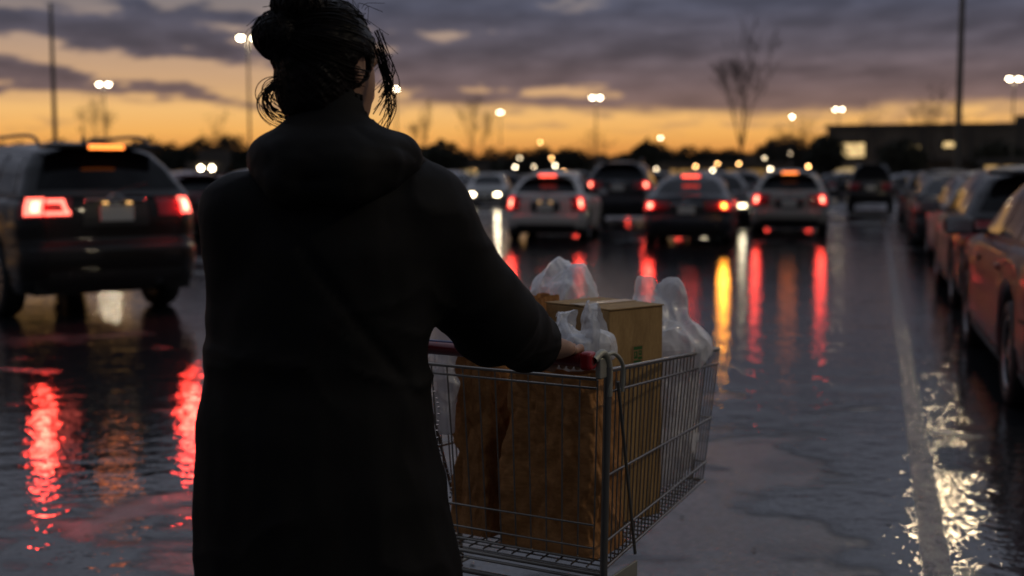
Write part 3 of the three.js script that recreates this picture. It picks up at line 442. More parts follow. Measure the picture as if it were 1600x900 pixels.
// ---------------------------------------------------------------- shopping cart: local -z is forward, the handle at z = 0.06
const CART = { pos: [-0.023, 0, -2.998], turn: -30 * RAD };
const steel = std([0.30, 0.28, 0.25], 0.32, { metalness: 0.95, roughnessMap: rep(fine, 3, 3) }); steel.roughness = 0.62;
const darkSteel = std([0.20, 0.19, 0.17], 0.45, { metalness: 0.9 }), zinc = std([0.36, 0.35, 0.29], 0.5, { metalness: 0.8, bumpMap: rep(fine, 2, 2), bumpScale: 0.0004 });
const gripRed = std([0.16, 0.012, 0.016], 0.28, { clearcoat: 0.6, clearcoatRoughness: 0.15 }), gripBlue = std([0.03, 0.035, 0.12], 0.3), capRed = std([0.30, 0.012, 0.014], 0.3);
{
  const t = thing('shopping_cart', 'wire shopping cart with red-ended handle, full of grocery bags', 'shopping cart', CART.pos, CART.turn);
  const RT = [0.278, 0.985, -0.01], RB = [0.252, 0.495, -0.045], FT = [0.198, 0.912, -0.965], FB = [0.176, 0.520, -0.90];
  const lerp3 = (a, b, u) => a.map((v, k) => mixv(v, b[k], u)), flip = (p, s) => [p[0] * s, p[1], p[2]];
  const face = (a, b, c, d) => (u, v) => lerp3(lerp3(a, b, u), lerp3(c, d, u), v);     // a..b top edge, c..d bottom edge
  function panel(name, f, nv, rows, rv = 0.0021, rh = 0.003, skip = 0) {
    const g = new THREE.Group(); g.name = name; t.add(g);
    for (let i = 0; i <= nv; i++) { const u = (i + skip) / (nv + 2 * skip); obj('wire', rod(f(u, 0), f(u, 1), rv, 6), steel, g); }
    for (const [v, r, off] of rows) { const pts = [f(0, v), f(1, v)]; obj('wire', rod(pts[0].map((q, k) => q + off[k]), pts[1].map((q, k) => q + off[k]), r ?? rh, 8), steel, g); }
    return g;
  }
  for (const s of [-1, 1]) panel('side_panel', face(flip(RT, s), flip(FT, s), flip(RB, s), flip(FB, s)), 30, [[0, 0.0062, [0, 0.003, 0]], [0.10, 0.0036, [s * 0.004, 0, 0]], [0.52, 0.0036, [s * 0.004, 0, 0]], [0.86, 0.0036, [s * 0.004, 0, 0]], [1.0, 0.0040, [s * 0.004, 0, 0]]]);
  panel('front_panel', face(flip(FT, -1), FT, flip(FB, -1), FB), 10, [[0, 0.0062, [0, 0.003, 0]], [0.12, 0.003, [0, 0, -0.004]], [0.52, 0.003, [0, 0, -0.004]], [0.86, 0.003, [0, 0, -0.004]], [1, 0.004, [0, 0, -0.004]]]);
  panel('rear_gate', face([-0.258, 0.965, -0.002], [0.258, 0.965, -0.002], [-0.236, 0.520, -0.03], [0.236, 0.520, -0.03]), 11, [[0, 0.0042, [0, 0.002, 0.003]], [0.045, 0.003, [0, 0, 0.005]], [0.80, 0.0026, [0, 0, 0.005]], [0.93, 0.0026, [0, 0, 0.005]], [1, 0.0036, [0, 0, 0.004]]]);
  const fl = new THREE.Group(); fl.name = 'basket_floor'; t.add(fl);
  const floorF = face(flip(RB, -1), RB, flip(FB, -1), FB);
  for (let i = 0; i <= 12; i++) obj('wire', rod(floorF(i / 12, 0), floorF(i / 12, 1), 0.0024, 6), steel, fl);
  for (let i = 0; i <= 26; i++) obj('wire', rod(floorF(-0.01, i / 26).map((v, k) => v - (k === 1 ? 0.0045 : 0)), floorF(1.01, i / 26).map((v, k) => v - (k === 1 ? 0.0045 : 0)), 0.0021, 6), steel, fl);
  obj('floor_rim', rod([-0.262, 0.487, -0.03], [0.262, 0.487, -0.03], 0.006, 8), steel, t); obj('floor_rim', rod([-0.262, 0.472, -0.028], [0.262, 0.472, -0.028], 0.004, 8), steel, t);
  for (const s of [-1, 1]) {
    obj('corner_post', [rod([s * 0.287, 1.0, 0.004], [s * 0.262, 0.405, -0.03], 0.0095, 12)], darkSteel, t);
    obj('handle_bracket', [tube([[s * 0.288, 0.93, 0.0], [s * 0.288, 1.01, 0.004], [s * 0.286, 1.036, 0.03], [s * 0.28, 1.022, 0.062]], 0.009, 18, 10), bx(0.014, 0.05, 0.05, s * 0.281, 1.0, 0.02, 0.004), tube([[s * 0.30, 0.935, -0.05], [s * 0.302, 1.0, -0.045], [s * 0.296, 1.03, -0.01], [s * 0.29, 1.03, 0.02]], 0.005, 16, 8)], zinc, t);
    obj('end_cap', bx(0.032, 0.044, 0.04, s * 0.264, 1.02, 0.062, 0.011), capRed, t);
    obj('bracket_plate', [bx(0.006, 0.075, 0.20, s * 0.262, 0.433, -0.125, 0.002), bx(0.03, 0.006, 0.20, s * 0.248, 0.398, -0.125, 0.002)], zinc, t);
    obj('stay_rod', [rod([s * 0.283, 0.955, -0.06], [s * 0.2625, 0.49, -0.215], 0.0042, 8)], darkSteel, t);
    obj('leg', [tube([[s * 0.240, 0.425, -0.17], [s * 0.238, 0.37, -0.16], [s * 0.236, 0.22, -0.10], [s * 0.235, 0.165, -0.10]], 0.0125, 20, 10), rod([s * 0.235, 0.165, -0.03], [s * 0.17, 0.165, -0.86], 0.0125, 10)], darkSteel, t);
    for (const [z, x] of [[-0.02, 0.235], [-0.83, 0.172]]) { const w = new THREE.Group(); w.name = 'caster'; w.position.set(s * x, 0, z); t.add(w); obj('fork', [bx(0.006, 0.09, 0.035, -0.02, 0.105, 0.01, 0.002), bx(0.006, 0.09, 0.035, 0.02, 0.105, 0.01, 0.002), bx(0.046, 0.008, 0.045, 0, 0.152, 0.005, 0.002)], zinc, w); obj('wheel', new THREE.CylinderGeometry(0.062, 0.062, 0.026, 28).rotateZ(Math.PI / 2).translate(0, 0.065, 0.02), M.rubber, w); }
  }
  obj('cross_bar', rod([-0.262, 0.435, -0.03], [0.262, 0.435, -0.03], 0.007, 10), darkSteel, t); obj('cross_bar', rod([-0.20, 0.165, -0.45], [0.20, 0.165, -0.45], 0.010, 10), darkSteel, t);
  obj('handle_bar', [rod([-0.28, 1.02, 0.062], [0.28, 1.02, 0.062], 0.0115, 14)], darkSteel, t);
  obj('handle_grip', [rod([-0.249, 1.02, 0.062], [0.249, 1.02, 0.062], 0.0165, 20)], gripRed, t);
  obj('grip_stripe', [bx(0.40, 0.010, 0.016, 0, 1.0345, 0.058, 0.004)], gripBlue, t);
}
// what the cart carries: each thing stands at its own place in the basket
function inCart(name, label, category, [x, y, z], turn = 0, group) {
  const c = Math.cos(CART.turn), s = Math.sin(CART.turn);
  return thing(name, label, category, [CART.pos[0] + c * x + s * z, y, CART.pos[2] - s * x + c * z], CART.turn + turn, group);
}
const kraftTex = texture(512, 512, (() => { const a = wrapNoise(256, 61, 200), b = wrapNoise(60, 62, 90), c = wrapNoise(7, 63); return (u, v) => { const n = 0.12 * a(u, v) + 0.10 * b(u, v) + 0.14 * c(u, v); return [0.53 + n * 0.7, 0.355 + n * 0.55, 0.19 + n * 0.38]; }; })(), true);
const creaseTex = texture(512, 512, (() => { const a = wrapNoise(6, 64, 5), b = wrapNoise(14, 65, 11), c = wrapNoise(120, 66), w = wrapNoise(5, 67), x = wrapNoise(30, 68); return (u, v) => { const du = 0.10 * (w(u, v) - 0.5), dv = 0.10 * (w(v + 0.3, u) - 0.5), r = 1 - Math.abs(2 * a(u + du, v + dv) - 1), q = 1 - Math.abs(2 * b(u + du, v + dv) - 1), y = 1 - Math.abs(2 * x(u + du, v - dv) - 1); return 0.42 * r ** 3 + 0.32 * q ** 3 + 0.14 * y ** 3 + 0.04 * c(u, v); }; })());
const kraft = std([1, 1, 1], 0.85, { map: kraftTex, bumpMap: rep(creaseTex, 2, 1), bumpScale: 0.0035 });
function paperBag(label, [x, y, z], w, d, h, turn, sd, handles) {
  const t = inCart('paper_bag', label, 'paper bag', [x, y, z], turn, 'brown paper grocery bags');
  const crush = (x, y, z) => 0.050 * Math.abs(fbm(x * 7 + sd, y * 2.6, z * 7, 2)) + 0.020 * Math.abs(fbm(x * 16, y * 8 + sd, z * 16, 2)) + 0.010 * Math.abs(fbm(x * 34, y * 26, z * 34 + sd, 2)) - 0.016, wave = (a, v) => { const [p, q] = ring(a); return crush(p * w / 2, v / 3, q * d / 2); };
  const ring = (a) => { const c = Math.cos(a), s = Math.sin(a), k = 1 / Math.pow(Math.pow(Math.abs(c), 9) + Math.pow(Math.abs(s), 9), 1 / 9); return [c * k, s * k]; };
  const f = (u, v, inset) => { const a = u * 2 * Math.PI, [cx, cz] = ring(a), o = wave(a, v * h * 3) * sst(0, 0.12, v) * 1.6 - 0.008, gus = Math.abs(cx) > 0.98 ? -0.025 * v * v * (1 - cz * cz) : 0; const jag = v > 0.985 ? 0.018 * fbm(Math.cos(a) * 3, sd, Math.sin(a) * 3, 2) : 0; return [cx * (w / 2 + o + gus - inset) + 0.012 * v * fbm(sd, v * 2, 0, 2), v * h + jag, cz * (d / 2 + o - inset)]; };
  obj('bag_wall', merge([grid(220, 60, (u, v) => f(u, v, 0)), grid(160, 36, (u, v) => f(u, 0.12 + v * 0.88, 0.0025))]), kraft, t);
  obj('bag_bottom', bx(w - 0.02, 0.004, d - 0.02, 0, 0.003, 0), kraft, t);
  if (handles) for (const s of [-1, 1]) obj('twist_handle', tube([[-w * 0.2, h - 0.06, s * (d / 2 - 0.012)], [-w * 0.17, h + 0.05, s * (d / 2 - 0.02)], [0, h + 0.075, s * (d / 2 - 0.03)], [w * 0.17, h + 0.05, s * (d / 2 - 0.02)], [w * 0.2, h - 0.06, s * (d / 2 - 0.012)]], 0.003, 28, 6), kraft, t);
  return t;
}
paperBag('large brown paper bag against the rear gate under the sleeve', [0.082, 0.504, -0.165], 0.30, 0.205, 0.455, 0.02, 1.7, false);
paperBag('narrow brown paper bag half hidden behind the coat', [-0.160, 0.506, -0.190], 0.152, 0.20, 0.55, -0.03, 4.1, true);
paperBag('open paper bag with rumpled rim behind the forearm', [-0.150, 0.512, -0.435], 0.125, 0.23, 0.59, 0.03, 7.9, false);
{ // cardboard box
  const cardTex = texture(256, 256, (() => { const a = wrapNoise(128, 71, 20), b = wrapNoise(8, 72), c = wrapNoise(64, 73); return (u, v) => { const n = 0.07 * a(u, v) + 0.08 * b(u, v) + 0.05 * c(u, v); return [0.52 + n, 0.40 + n * 0.9, 0.235 + n * 0.7]; }; })(), true);
  const card = std([1, 1, 1], 0.8, { map: cardTex, bumpMap: rep(fine, 2, 2), bumpScale: 0.0006 });
  const w = 0.25, d = 0.205, h = 0.585, t = inCart('cardboard_box', 'tall closed cardboard box with a green print, standing in the cart', 'box', [0.052, 0.514, -0.46], -0.35);
  obj('box_body', bx(w, h - 0.008, d, 0, (h - 0.008) / 2, 0, 0.004), card, t);
  for (const s of [-1, 1]) obj('lid_flap', bx(w / 2 - 0.0015, 0.0035, d + 0.001, s * w / 4, h - 0.005, 0, 0.001).rotateZ(s * -0.008), card, t);
  obj('packing_tape', bx(0.05, 0.001, d + 0.004, 0, h - 0.002, 0), std([0.36, 0.27, 0.16], 0.25), t);
  // the green stamp: a small panel of printed blocks, flat on the face
  const cv = document.createElement('canvas'); cv.width = 128; cv.height = 192; const c = cv.getContext('2d'); c.fillStyle = '#8a6a42'; c.fillRect(0, 0, 128, 192); c.fillStyle = '#23521c'; c.fillRect(14, 10, 100, 26); c.fillRect(20, 48, 40, 60); c.fillRect(72, 44, 38, 40); c.fillRect(66, 94, 48, 22); c.fillRect(16, 122, 84, 22); c.fillRect(28, 154, 64, 14); c.fillStyle = '#8a6a42'; c.fillRect(30, 58, 14, 30); c.fillRect(82, 54, 14, 12);
  const ct = new THREE.CanvasTexture(cv); ct.colorSpace = THREE.SRGBColorSpace;
  obj('green_print', new THREE.PlaneGeometry(0.042, 0.064).rotateY(Math.PI / 2).translate(w / 2 + 0.0012, h - 0.140, -0.005), std([1, 1, 1], 0.8, { map: ct }), t);
}
const film = std([0.90, 0.89, 0.89], 0.45, { transmission: 0.46, thickness: 0, ior: 1.45, bumpMap: rep(creaseTex, 2, 2), bumpScale: 0.003, clearcoat: 1, clearcoatRoughness: 0.12 });

// ---------------------------------------------------------------- person: fields of tapered bones, meshed
function nets(f, lo, hi, cell) {                 // naive surface nets
  const n = [0, 1, 2].map((k) => Math.ceil((hi[k] - lo[k]) / cell) + 1), [nx, ny, nz] = n, F = new Float32Array(nx * ny * nz), id = (i, j, k) => (k * ny + j) * nx + i;
  for (let k = 0; k < nz; k++) for (let j = 0; j < ny; j++) for (let i = 0; i < nx; i++) F[id(i, j, k)] = f(lo[0] + i * cell, lo[1] + j * cell, lo[2] + k * cell);
  const vid = new Int32Array(F.length).fill(-1), pos = [], idx = [], C = [[0, 0, 0], [1, 0, 0], [0, 1, 0], [1, 1, 0], [0, 0, 1], [1, 0, 1], [0, 1, 1], [1, 1, 1]], E = [[0, 1], [2, 3], [4, 5], [6, 7], [0, 2], [1, 3], [4, 6], [5, 7], [0, 4], [1, 5], [2, 6], [3, 7]];
  const v = new Float32Array(8);
  for (let k = 0; k < nz - 1; k++) for (let j = 0; j < ny - 1; j++) for (let i = 0; i < nx - 1; i++) {
    let m = 0; for (let c = 0; c < 8; c++) { v[c] = F[id(i + C[c][0], j + C[c][1], k + C[c][2])]; if (v[c] < 0) m |= 1 << c; }
    if (m === 0 || m === 255) continue;
    let x = 0, y = 0, z = 0, q = 0;
    for (const [a, b] of E) if ((v[a] < 0) !== (v[b] < 0)) { const t = v[a] / (v[a] - v[b]); x += mixv(C[a][0], C[b][0], t); y += mixv(C[a][1], C[b][1], t); z += mixv(C[a][2], C[b][2], t); q++; }
    vid[id(i, j, k)] = pos.length / 3; pos.push(lo[0] + (i + x / q) * cell, lo[1] + (j + y / q) * cell, lo[2] + (k + z / q) * cell);
  }
  const quad = (a, b, c, d, flip) => { if (a < 0 || b < 0 || c < 0 || d < 0) return; flip ? idx.push(a, c, b, a, d, c) : idx.push(a, b, c, a, c, d); };
  for (let k = 1; k < nz - 1; k++) for (let j = 1; j < ny - 1; j++) for (let i = 1; i < nx - 1; i++) {
    const s = F[id(i, j, k)] < 0;
    if (s !== F[id(i + 1, j, k)] < 0) quad(vid[id(i, j - 1, k - 1)], vid[id(i, j, k - 1)], vid[id(i, j, k)], vid[id(i, j - 1, k)], !s);
    if (s !== F[id(i, j + 1, k)] < 0) quad(vid[id(i - 1, j, k - 1)], vid[id(i - 1, j, k)], vid[id(i, j, k)], vid[id(i, j, k - 1)], !s);
    if (s !== F[id(i, j, k + 1)] < 0) quad(vid[id(i - 1, j - 1, k)], vid[id(i, j - 1, k)], vid[id(i, j, k)], vid[id(i - 1, j, k)], !s);
  }
  const g = new THREE.BufferGeometry(); g.setAttribute('position', new THREE.Float32BufferAttribute(pos, 3)); g.setIndex(idx);
  const nor = new Float32Array(pos.length), e = cell * 0.6, uv = new Float32Array(pos.length / 3 * 2);
  for (let i = 0; i < pos.length; i += 3) { const [x, y, z] = [pos[i], pos[i + 1], pos[i + 2]]; let a = f(x + e, y, z) - f(x - e, y, z), b = f(x, y + e, z) - f(x, y - e, z), c = f(x, y, z + e) - f(x, y, z - e); const L = Math.hypot(a, b, c) || 1; nor[i] = a / L; nor[i + 1] = b / L; nor[i + 2] = c / L; uv[i / 3 * 2] = (x + z * 0.7) * 2; uv[i / 3 * 2 + 1] = y * 2; }
  g.setAttribute('normal', new THREE.BufferAttribute(nor, 3)); g.setAttribute('uv', new THREE.BufferAttribute(uv, 2)); return g;
}
const smin = (a, b, k) => { const h = Math.max(k - Math.abs(a - b), 0) / k; return Math.min(a, b) - h * h * k * 0.25; };
function bone(x, y, z, a, b, ra, rb) { const bx0 = b[0] - a[0], by = b[1] - a[1], bz = b[2] - a[2], px = x - a[0], py = y - a[1], pz = z - a[2], t = sat((px * bx0 + py * by + pz * bz) / (bx0 * bx0 + by * by + bz * bz)); return Math.hypot(px - bx0 * t, py - by * t, pz - bz * t) - mixv(ra, rb, t); }
const ell = (x, y, z, c, r) => { const k = Math.hypot((x - c[0]) / r[0], (y - c[1]) / r[1], (z - c[2]) / r[2]); return (k - 1) * Math.min(...r); };

// thin carrier bags: soft lumps joined and crushed into sharp creases
function plasticBag(label, place, lumps, sd, loops = []) {
  const t = inCart('plastic_bag', label, 'plastic bag', place, 0, 'white plastic carrier bags');
  const lo = [9, 9, 9], hi = [-9, -9, -9]; for (const [c, r] of lumps) for (let k = 0; k < 3; k++) { lo[k] = Math.min(lo[k], c[k] - r[k] * 1.25); hi[k] = Math.max(hi[k], c[k] + r[k] * 1.25); }
  const f = (x, y, z) => { let d = 1; for (const [c, r, k] of lumps) d = smin(d, ell(x, y, z, c, r), k ?? 0.02); if (d > 0.04 || d < -0.03) return d; const wx = 0.5 * fbm(x * 9 + sd, y * 9, z * 9, 2); return d + 0.060 * Math.abs(fbm(x * 9 + wx + sd, y * 4.5, z * 9 - wx, 1)) + 0.020 * Math.abs(fbm(x * 24 + wx * 2 + y * 6, y * 9 + sd, z * 24, 1)) + 0.006 * Math.abs(fbm(x * 50, y * 22, z * 50 + sd, 1)) - 0.013; };
  obj('bag_film', nets(f, lo, hi, 0.0048), film, t);
  for (const [a, b, up, wd, tilt] of loops) obj('bag_handle', grid(56, 12, (u, v) => { const e = Math.sin(Math.PI * u), q = (v - 0.5) * wd * (1.25 - 0.5 * e), n1 = fbm(u * 3 + sd, v * 1.2, a[0] * 9, 2), n2 = Math.abs(fbm(u * 7, v * 4 + sd, 1, 2)); return [mixv(a[0], b[0], u) + q * 0.9 + 0.03 * n1, mixv(a[1], b[1], u) + up * Math.pow(e, 0.7) + 0.02 * n1 - 0.012 * n2, mixv(a[2], b[2], u) + tilt * e + 0.022 * n2 + 0.010 * Math.sin(v * 3.14)]; }), film, t);
  return t;
}
plasticBag('knotted white plastic bag bulging over the front corner of the cart', [0.075, 0.0, -0.775], [[[0.01, 0.67, 0], [0.105, 0.14, 0.115]], [[0.02, 0.83, 0.0], [0.10, 0.12, 0.112], 0.05], [[0.045, 0.945, 0.005], [0.115, 0.085, 0.115], 0.04], [[-0.005, 1.035, 0.02], [0.075, 0.058, 0.065], 0.06], [[0.045, 1.085, -0.005], [0.034, 0.046, 0.026], 0.02], [[-0.035, 1.095, 0.02], [0.028, 0.042, 0.022], 0.02], [[0.005, 1.075, -0.03], [0.03, 0.03, 0.03], 0.02]], 2.3);
plasticBag('white plastic bag peaking up behind the cardboard box', [-0.13, 0.0, -0.675], [[[0, 0.68, 0], [0.062, 0.16, 0.10]], [[-0.005, 0.92, 0.0], [0.065, 0.15, 0.10], 0.05], [[-0.035, 1.08, 0.01], [0.085, 0.085, 0.09], 0.05], [[-0.065, 1.15, 0.0], [0.035, 0.05, 0.045], 0.04], [[-0.005, 1.13, 0.02], [0.04, 0.05, 0.045], 0.03], [[-0.10, 1.09, 0.02], [0.04, 0.045, 0.05], 0.03]], 5.9);
plasticBag('thin white plastic bag with looped handles beside the hand', [0.10, 0.0, -0.20], [[[0.0, 1.0, 0], [0.085, 0.045, 0.07]], [[-0.05, 1.03, -0.01], [0.05, 0.035, 0.05], 0.02], [[0.045, 1.02, 0.01], [0.05, 0.035, 0.05], 0.02]], 8.4, [[[0.055, 1.0, 0.05], [0.035, 1.02, -0.06], 0.115, 0.058, 0.01], [[-0.01, 1.02, 0.055], [-0.05, 1.03, -0.05], 0.075, 0.05, 0.0]]);
plasticBag('small white plastic bag at the rear corner beside the coat', [-0.168, 0.0, -0.19], [[[0, 1.07, 0], [0.06, 0.04, 0.07]], [[-0.02, 1.10, 0.01], [0.04, 0.035, 0.045], 0.02], [[-0.045, 0.99, 0.105], [0.036, 0.06, 0.024], 0.03], [[-0.055, 0.88, 0.118], [0.030, 0.09, 0.020], 0.03], [[-0.03, 1.05, 0.07], [0.035, 0.04, 0.05], 0.03]], 12.2, [[[-0.04, 1.08, 0.05], [0.02, 1.09, 0.04], 0.05, 0.03, 0.02]]);
{
  // joints, in metres from the point on the ground below the hips; x right, -z ahead
  const B = [-0.365, -2.37];
  const J = (x, y, z) => [x - B[0], y, z - B[1]];
  const cartAt = (x, y, z) => { const c = Math.cos(CART.turn), s = Math.sin(CART.turn); return J(CART.pos[0] + c * x + s * z, y, CART.pos[2] - s * x + c * z); };
  const t = thing('person', 'person in long dark hooded coat, hair in a bun, pushing the cart', 'person', [B[0], 0, B[1]]);
  const handR = cartAt(0.204, 1.045, 0.085), handL = cartAt(-0.235, 1.045, 0.085);
  const shR = J(-0.186, 1.370, -2.44), shL = J(-0.512, 1.368, -2.36), wrR = cartAt(0.168, 1.066, 0.155), wrL = cartAt(-0.262, 1.06, 0.17);
  const elR = J(-0.040, 1.150, -2.53), elL = J(-0.512, 1.145, -2.40);
  const headC = J(-0.345, 1.658, -2.395), neck = J(-0.345, 1.50, -2.385);
  const TURN = 38 * RAD, fx = Math.sin(TURN), fz = -Math.cos(TURN), sx = Math.cos(TURN), sz = Math.sin(TURN);      // the way the face looks; and its right
  const hd = (r, u, f) => [headC[0] + sx * r + fx * f, headC[1] + u, headC[2] + sz * r + fz * f];
  const toHead = (x, y, z) => { const dx = x - headC[0], dz = z - headC[2]; return [dx * sx + dz * sz, y - headC[1], dx * fx + dz * fz]; };   // right, up, forward

  // ---- body: head, neck, trunk, arms, legs, one surface
  const skin = std([0.36, 0.20, 0.13], 0.55), feetL = J(-0.46, 0.08, -2.36), feetR = J(-0.27, 0.08, -2.55);
  const trunk = (x, y, z) => { let d = bone(x, y, z, J(-0.36, 0.98, -2.37), J(-0.35, 1.32, -2.39), 0.11, 0.12); d = smin(d, bone(x, y, z, shL, shR, 0.05, 0.05), 0.08); d = smin(d, bone(x, y, z, J(-0.35, 1.38, -2.39), neck, 0.06, 0.052), 0.06); d = smin(d, bone(x, y, z, neck, hd(0, -0.07, -0.02), 0.052, 0.05), 0.03); for (const [s, e, w] of [[shR, elR, wrR], [shL, elL, wrL]]) { d = smin(d, bone(x, y, z, s, e, 0.045, 0.036), 0.04); d = smin(d, bone(x, y, z, e, w, 0.036, 0.025), 0.03); } for (const [h, k, f] of [[J(-0.44, 0.92, -2.37), J(-0.45, 0.50, -2.38), feetL], [J(-0.28, 0.92, -2.38), J(-0.275, 0.50, -2.48), feetR]]) { d = smin(d, bone(x, y, z, h, k, 0.075, 0.052), 0.06); d = smin(d, bone(x, y, z, k, f, 0.050, 0.034), 0.04); } return d; };
  const headF = (x, y, z) => { const [r, u, f] = toHead(x, y, z); const e2 = (c, q) => ell(r, u, f, c, q); let d = e2([0, 0.02, -0.012], [0.072, 0.092, 0.090]); d = smin(d, e2([0, -0.045, 0.035], [0.054, 0.062, 0.056]), 0.04); d = smin(d, e2([0, -0.095, 0.052], [0.026, 0.02, 0.026]), 0.03); d = smin(d, e2([0, -0.022, 0.096], [0.012, 0.02, 0.016]), 0.02); d = smin(d, e2([0, 0.01, 0.082], [0.011, 0.028, 0.012]), 0.02); d = smin(d, e2([0, -0.060, 0.084], [0.022, 0.010, 0.010]), 0.014); for (const s of [-1, 1]) { d = Math.max(d, -e2([s * 0.031, 0.008, 0.092], [0.015, 0.009, 0.012])); d = smin(d, e2([s * 0.031, 0.008, 0.079], [0.012, 0.010, 0.010]), 0.006); d = smin(d, e2([s * 0.030, 0.028, 0.078], [0.020, 0.006, 0.010]), 0.014); let ear = e2([s * 0.076, -0.008, -0.006], [0.009, 0.032, 0.019]); ear = Math.max(ear, -e2([s * 0.086, -0.005, -0.003], [0.007, 0.020, 0.011])); d = smin(d, ear, 0.008); } d = smin(d, bone(x, y, z, neck, hd(0, -0.06, -0.015), 0.050, 0.050), 0.035); return d; };
  // a hand closed over the grip: knuckles on top, fingers curling over the far side, thumb beneath
  const handF = (at0, side) => { const dirR = [Math.cos(CART.turn), -Math.sin(CART.turn)], fwd = [-Math.sin(CART.turn) , -Math.cos(CART.turn)]; const p = (a, u, f) => [at0[0] + dirR[0] * a + fwd[0] * f, at0[1] + u, at0[2] + dirR[1] * a + fwd[1] * f]; const wr = side > 0 ? wrR : wrL; const chains = [0, 1, 2, 3].map((i) => { const a = (i - 1.5) * 0.0205, L = [0.92, 1.05, 1.0, 0.82][side > 0 ? 3 - i : i]; return [p(a, -0.002, 0.012), p(a, 0.000, 0.012 + 0.030 * L), p(a * 0.97, -0.024, 0.012 + 0.044 * L), p(a * 0.95, -0.044, 0.030)]; }); const th = [p(-side * 0.034, -0.012, -0.012), p(-side * 0.046, -0.038, 0.004), p(-side * 0.036, -0.052, 0.026)];
    return (x, y, z) => { let d = bone(x, y, z, wr, p(0, 0.004, -0.02), 0.026, 0.024); d = smin(d, bone(x, y, z, p(-0.024, 0.004, -0.006), p(0.024, 0.004, -0.006), 0.0165, 0.0165), 0.02); for (const c of chains) { let q = bone(x, y, z, c[0], c[1], 0.0098, 0.0092); q = smin(q, bone(x, y, z, c[1], c[2], 0.0092, 0.0085), 0.004); q = smin(q, bone(x, y, z, c[2], c[3], 0.0085, 0.0072), 0.004); d = smin(d, q, 0.005); } let q = bone(x, y, z, th[0], th[1], 0.012, 0.0105); q = smin(q, bone(x, y, z, th[1], th[2], 0.0105, 0.0085), 0.004); return smin(d, q, 0.008); }; };
  const box3 = (c, r) => [[c[0] - r, c[1] - r, c[2] - r], [c[0] + r, c[1] + r, c[2] + r]];
  const bodyGeo = merge([nets(trunk, [-0.35, 0.0, -0.65], [0.75, 1.62, 0.2], 0.014), nets(headF, ...box3([headC[0], headC[1] - 0.03, headC[2]], 0.16), 0.004), nets(handF(handR, 1), ...box3(handR, 0.115), 0.003), nets(handF(handL, -1), ...box3(handL, 0.115), 0.003)]);
  obj('body', bodyGeo, skin, t);

  // ---- coat: elliptical sections by height, with sleeves; folds run down and across
  const half = curve([[0.48, 0.272], [0.68, 0.256], [0.82, 0.246], [0.97, 0.230], [1.09, 0.214], [1.17, 0.210], [1.30, 0.198], [1.38, 0.180], [1.435, 0.142], [1.475, 0.10], [1.54, 0.075]]);
  const mid = curve([[0.48, -0.355], [0.68, -0.362], [0.82, -0.374], [0.97, -0.384], [1.09, -0.378], [1.17, -0.366], [1.30, -0.352], [1.45, -0.345]]);
  const deep = curve([[0.48, 0.225], [0.67, 0.205], [0.80, 0.190], [0.95, 0.172], [1.06, 0.150], [1.16, 0.148], [1.30, 0.150], [1.40, 0.125], [1.48, 0.085]]);
  const fold = (x, y, z) => { const low = sst(1.12, 0.9, y), a = fbm(x * 6 + 2, y * 1.1, z * 6, 3), b = Math.max(0, 1 - Math.abs(4.2 * fbm(x * 3 + y * 1.4 + 5, y * 3.4 - x * 2.2, z * 3, 2))), c = Math.max(0, 1 - Math.abs(5 * fbm(x * 2 - y * 3, y * 7 + x * 2.5, z * 2 + 3, 2))) * sst(0.16, 0.05, Math.abs(y - 1.08)); return (0.009 + 0.012 * low) * a - 0.0045 * b ** 3 - 0.005 * c ** 3 + 0.002 * fbm(x * 26, y * 16, z * 26, 2); };
  const coatF = (x, y, z) => {
    const cx = mid(y) - B[0], cz = -0.012, k = Math.hypot((x - cx) / half(y), (z - cz) / deep(y)); let d = (k - 1) * Math.min(half(y), deep(y));
    d = Math.max(d, y - 1.53);
    d = smin(d, bone(x, y, z, [shL[0] + 0.05, shL[1] + 0.01, shL[2]], shL, 0.066, 0.074), 0.07); d = smin(d, bone(x, y, z, [shR[0] - 0.05, shR[1] + 0.015, shR[2]], shR, 0.070, 0.082), 0.07);
    let sl = bone(x, y, z, shL, elL, 0.076, 0.072); sl = smin(sl, bone(x, y, z, elL, wrL, 0.073, 0.058), 0.03);
    let sr = bone(x, y, z, shR, elR, 0.090, 0.086); sr = smin(sr, bone(x, y, z, elR, wrR, 0.085, 0.066), 0.04);
    const bunch = (q0, q1) => { const v = V(q1[0] - q0[0], q1[1] - q0[1], q1[2] - q0[2]), L = v.length(); return ((x - q0[0]) * v.x + (y - q0[1]) * v.y + (z - q0[2]) * v.z) / L; };
    if (sr < 0.05) { const u = bunch(shR, wrR); sr += 0.0055 * Math.sin(u * 62 + 5 * fbm(x * 6, y * 6, z * 6, 2)) * sst(0.16, 0.34, u) * (0.6 + fbm(x * 9, y * 9, z * 9, 2)); const e = bunch(elR, wrR), L = Math.hypot(wrR[0] - elR[0], wrR[1] - elR[1], wrR[2] - elR[2]); sr = Math.max(sr, e - L - 0.052); }
    if (sl < 0.05) { const u = bunch(shL, elL); sl += 0.004 * Math.sin(u * 58 + 5 * fbm(x * 6, y * 6, z * 6, 2)) * sst(0.1, 0.25, u); }
    d = smin(d, sl, 0.035); d = smin(d, sr, 0.085);
    if (d < 0.06) d += fold(x, y, z);
    if (d < 0.05) { const s = (x - 0.05) * 0.82 + (y - 1.22) * 0.57; if (z > 0) d += 0.006 * Math.exp(-((s / 0.012) ** 2)) * sst(0.26, 0.1, Math.abs(y - 1.2)); }   // the slanting seam across the back
    d = Math.max(d, 0.50 + 0.012 * fbm(x * 5, 1, z * 5, 2) - y);
    return d;
  };
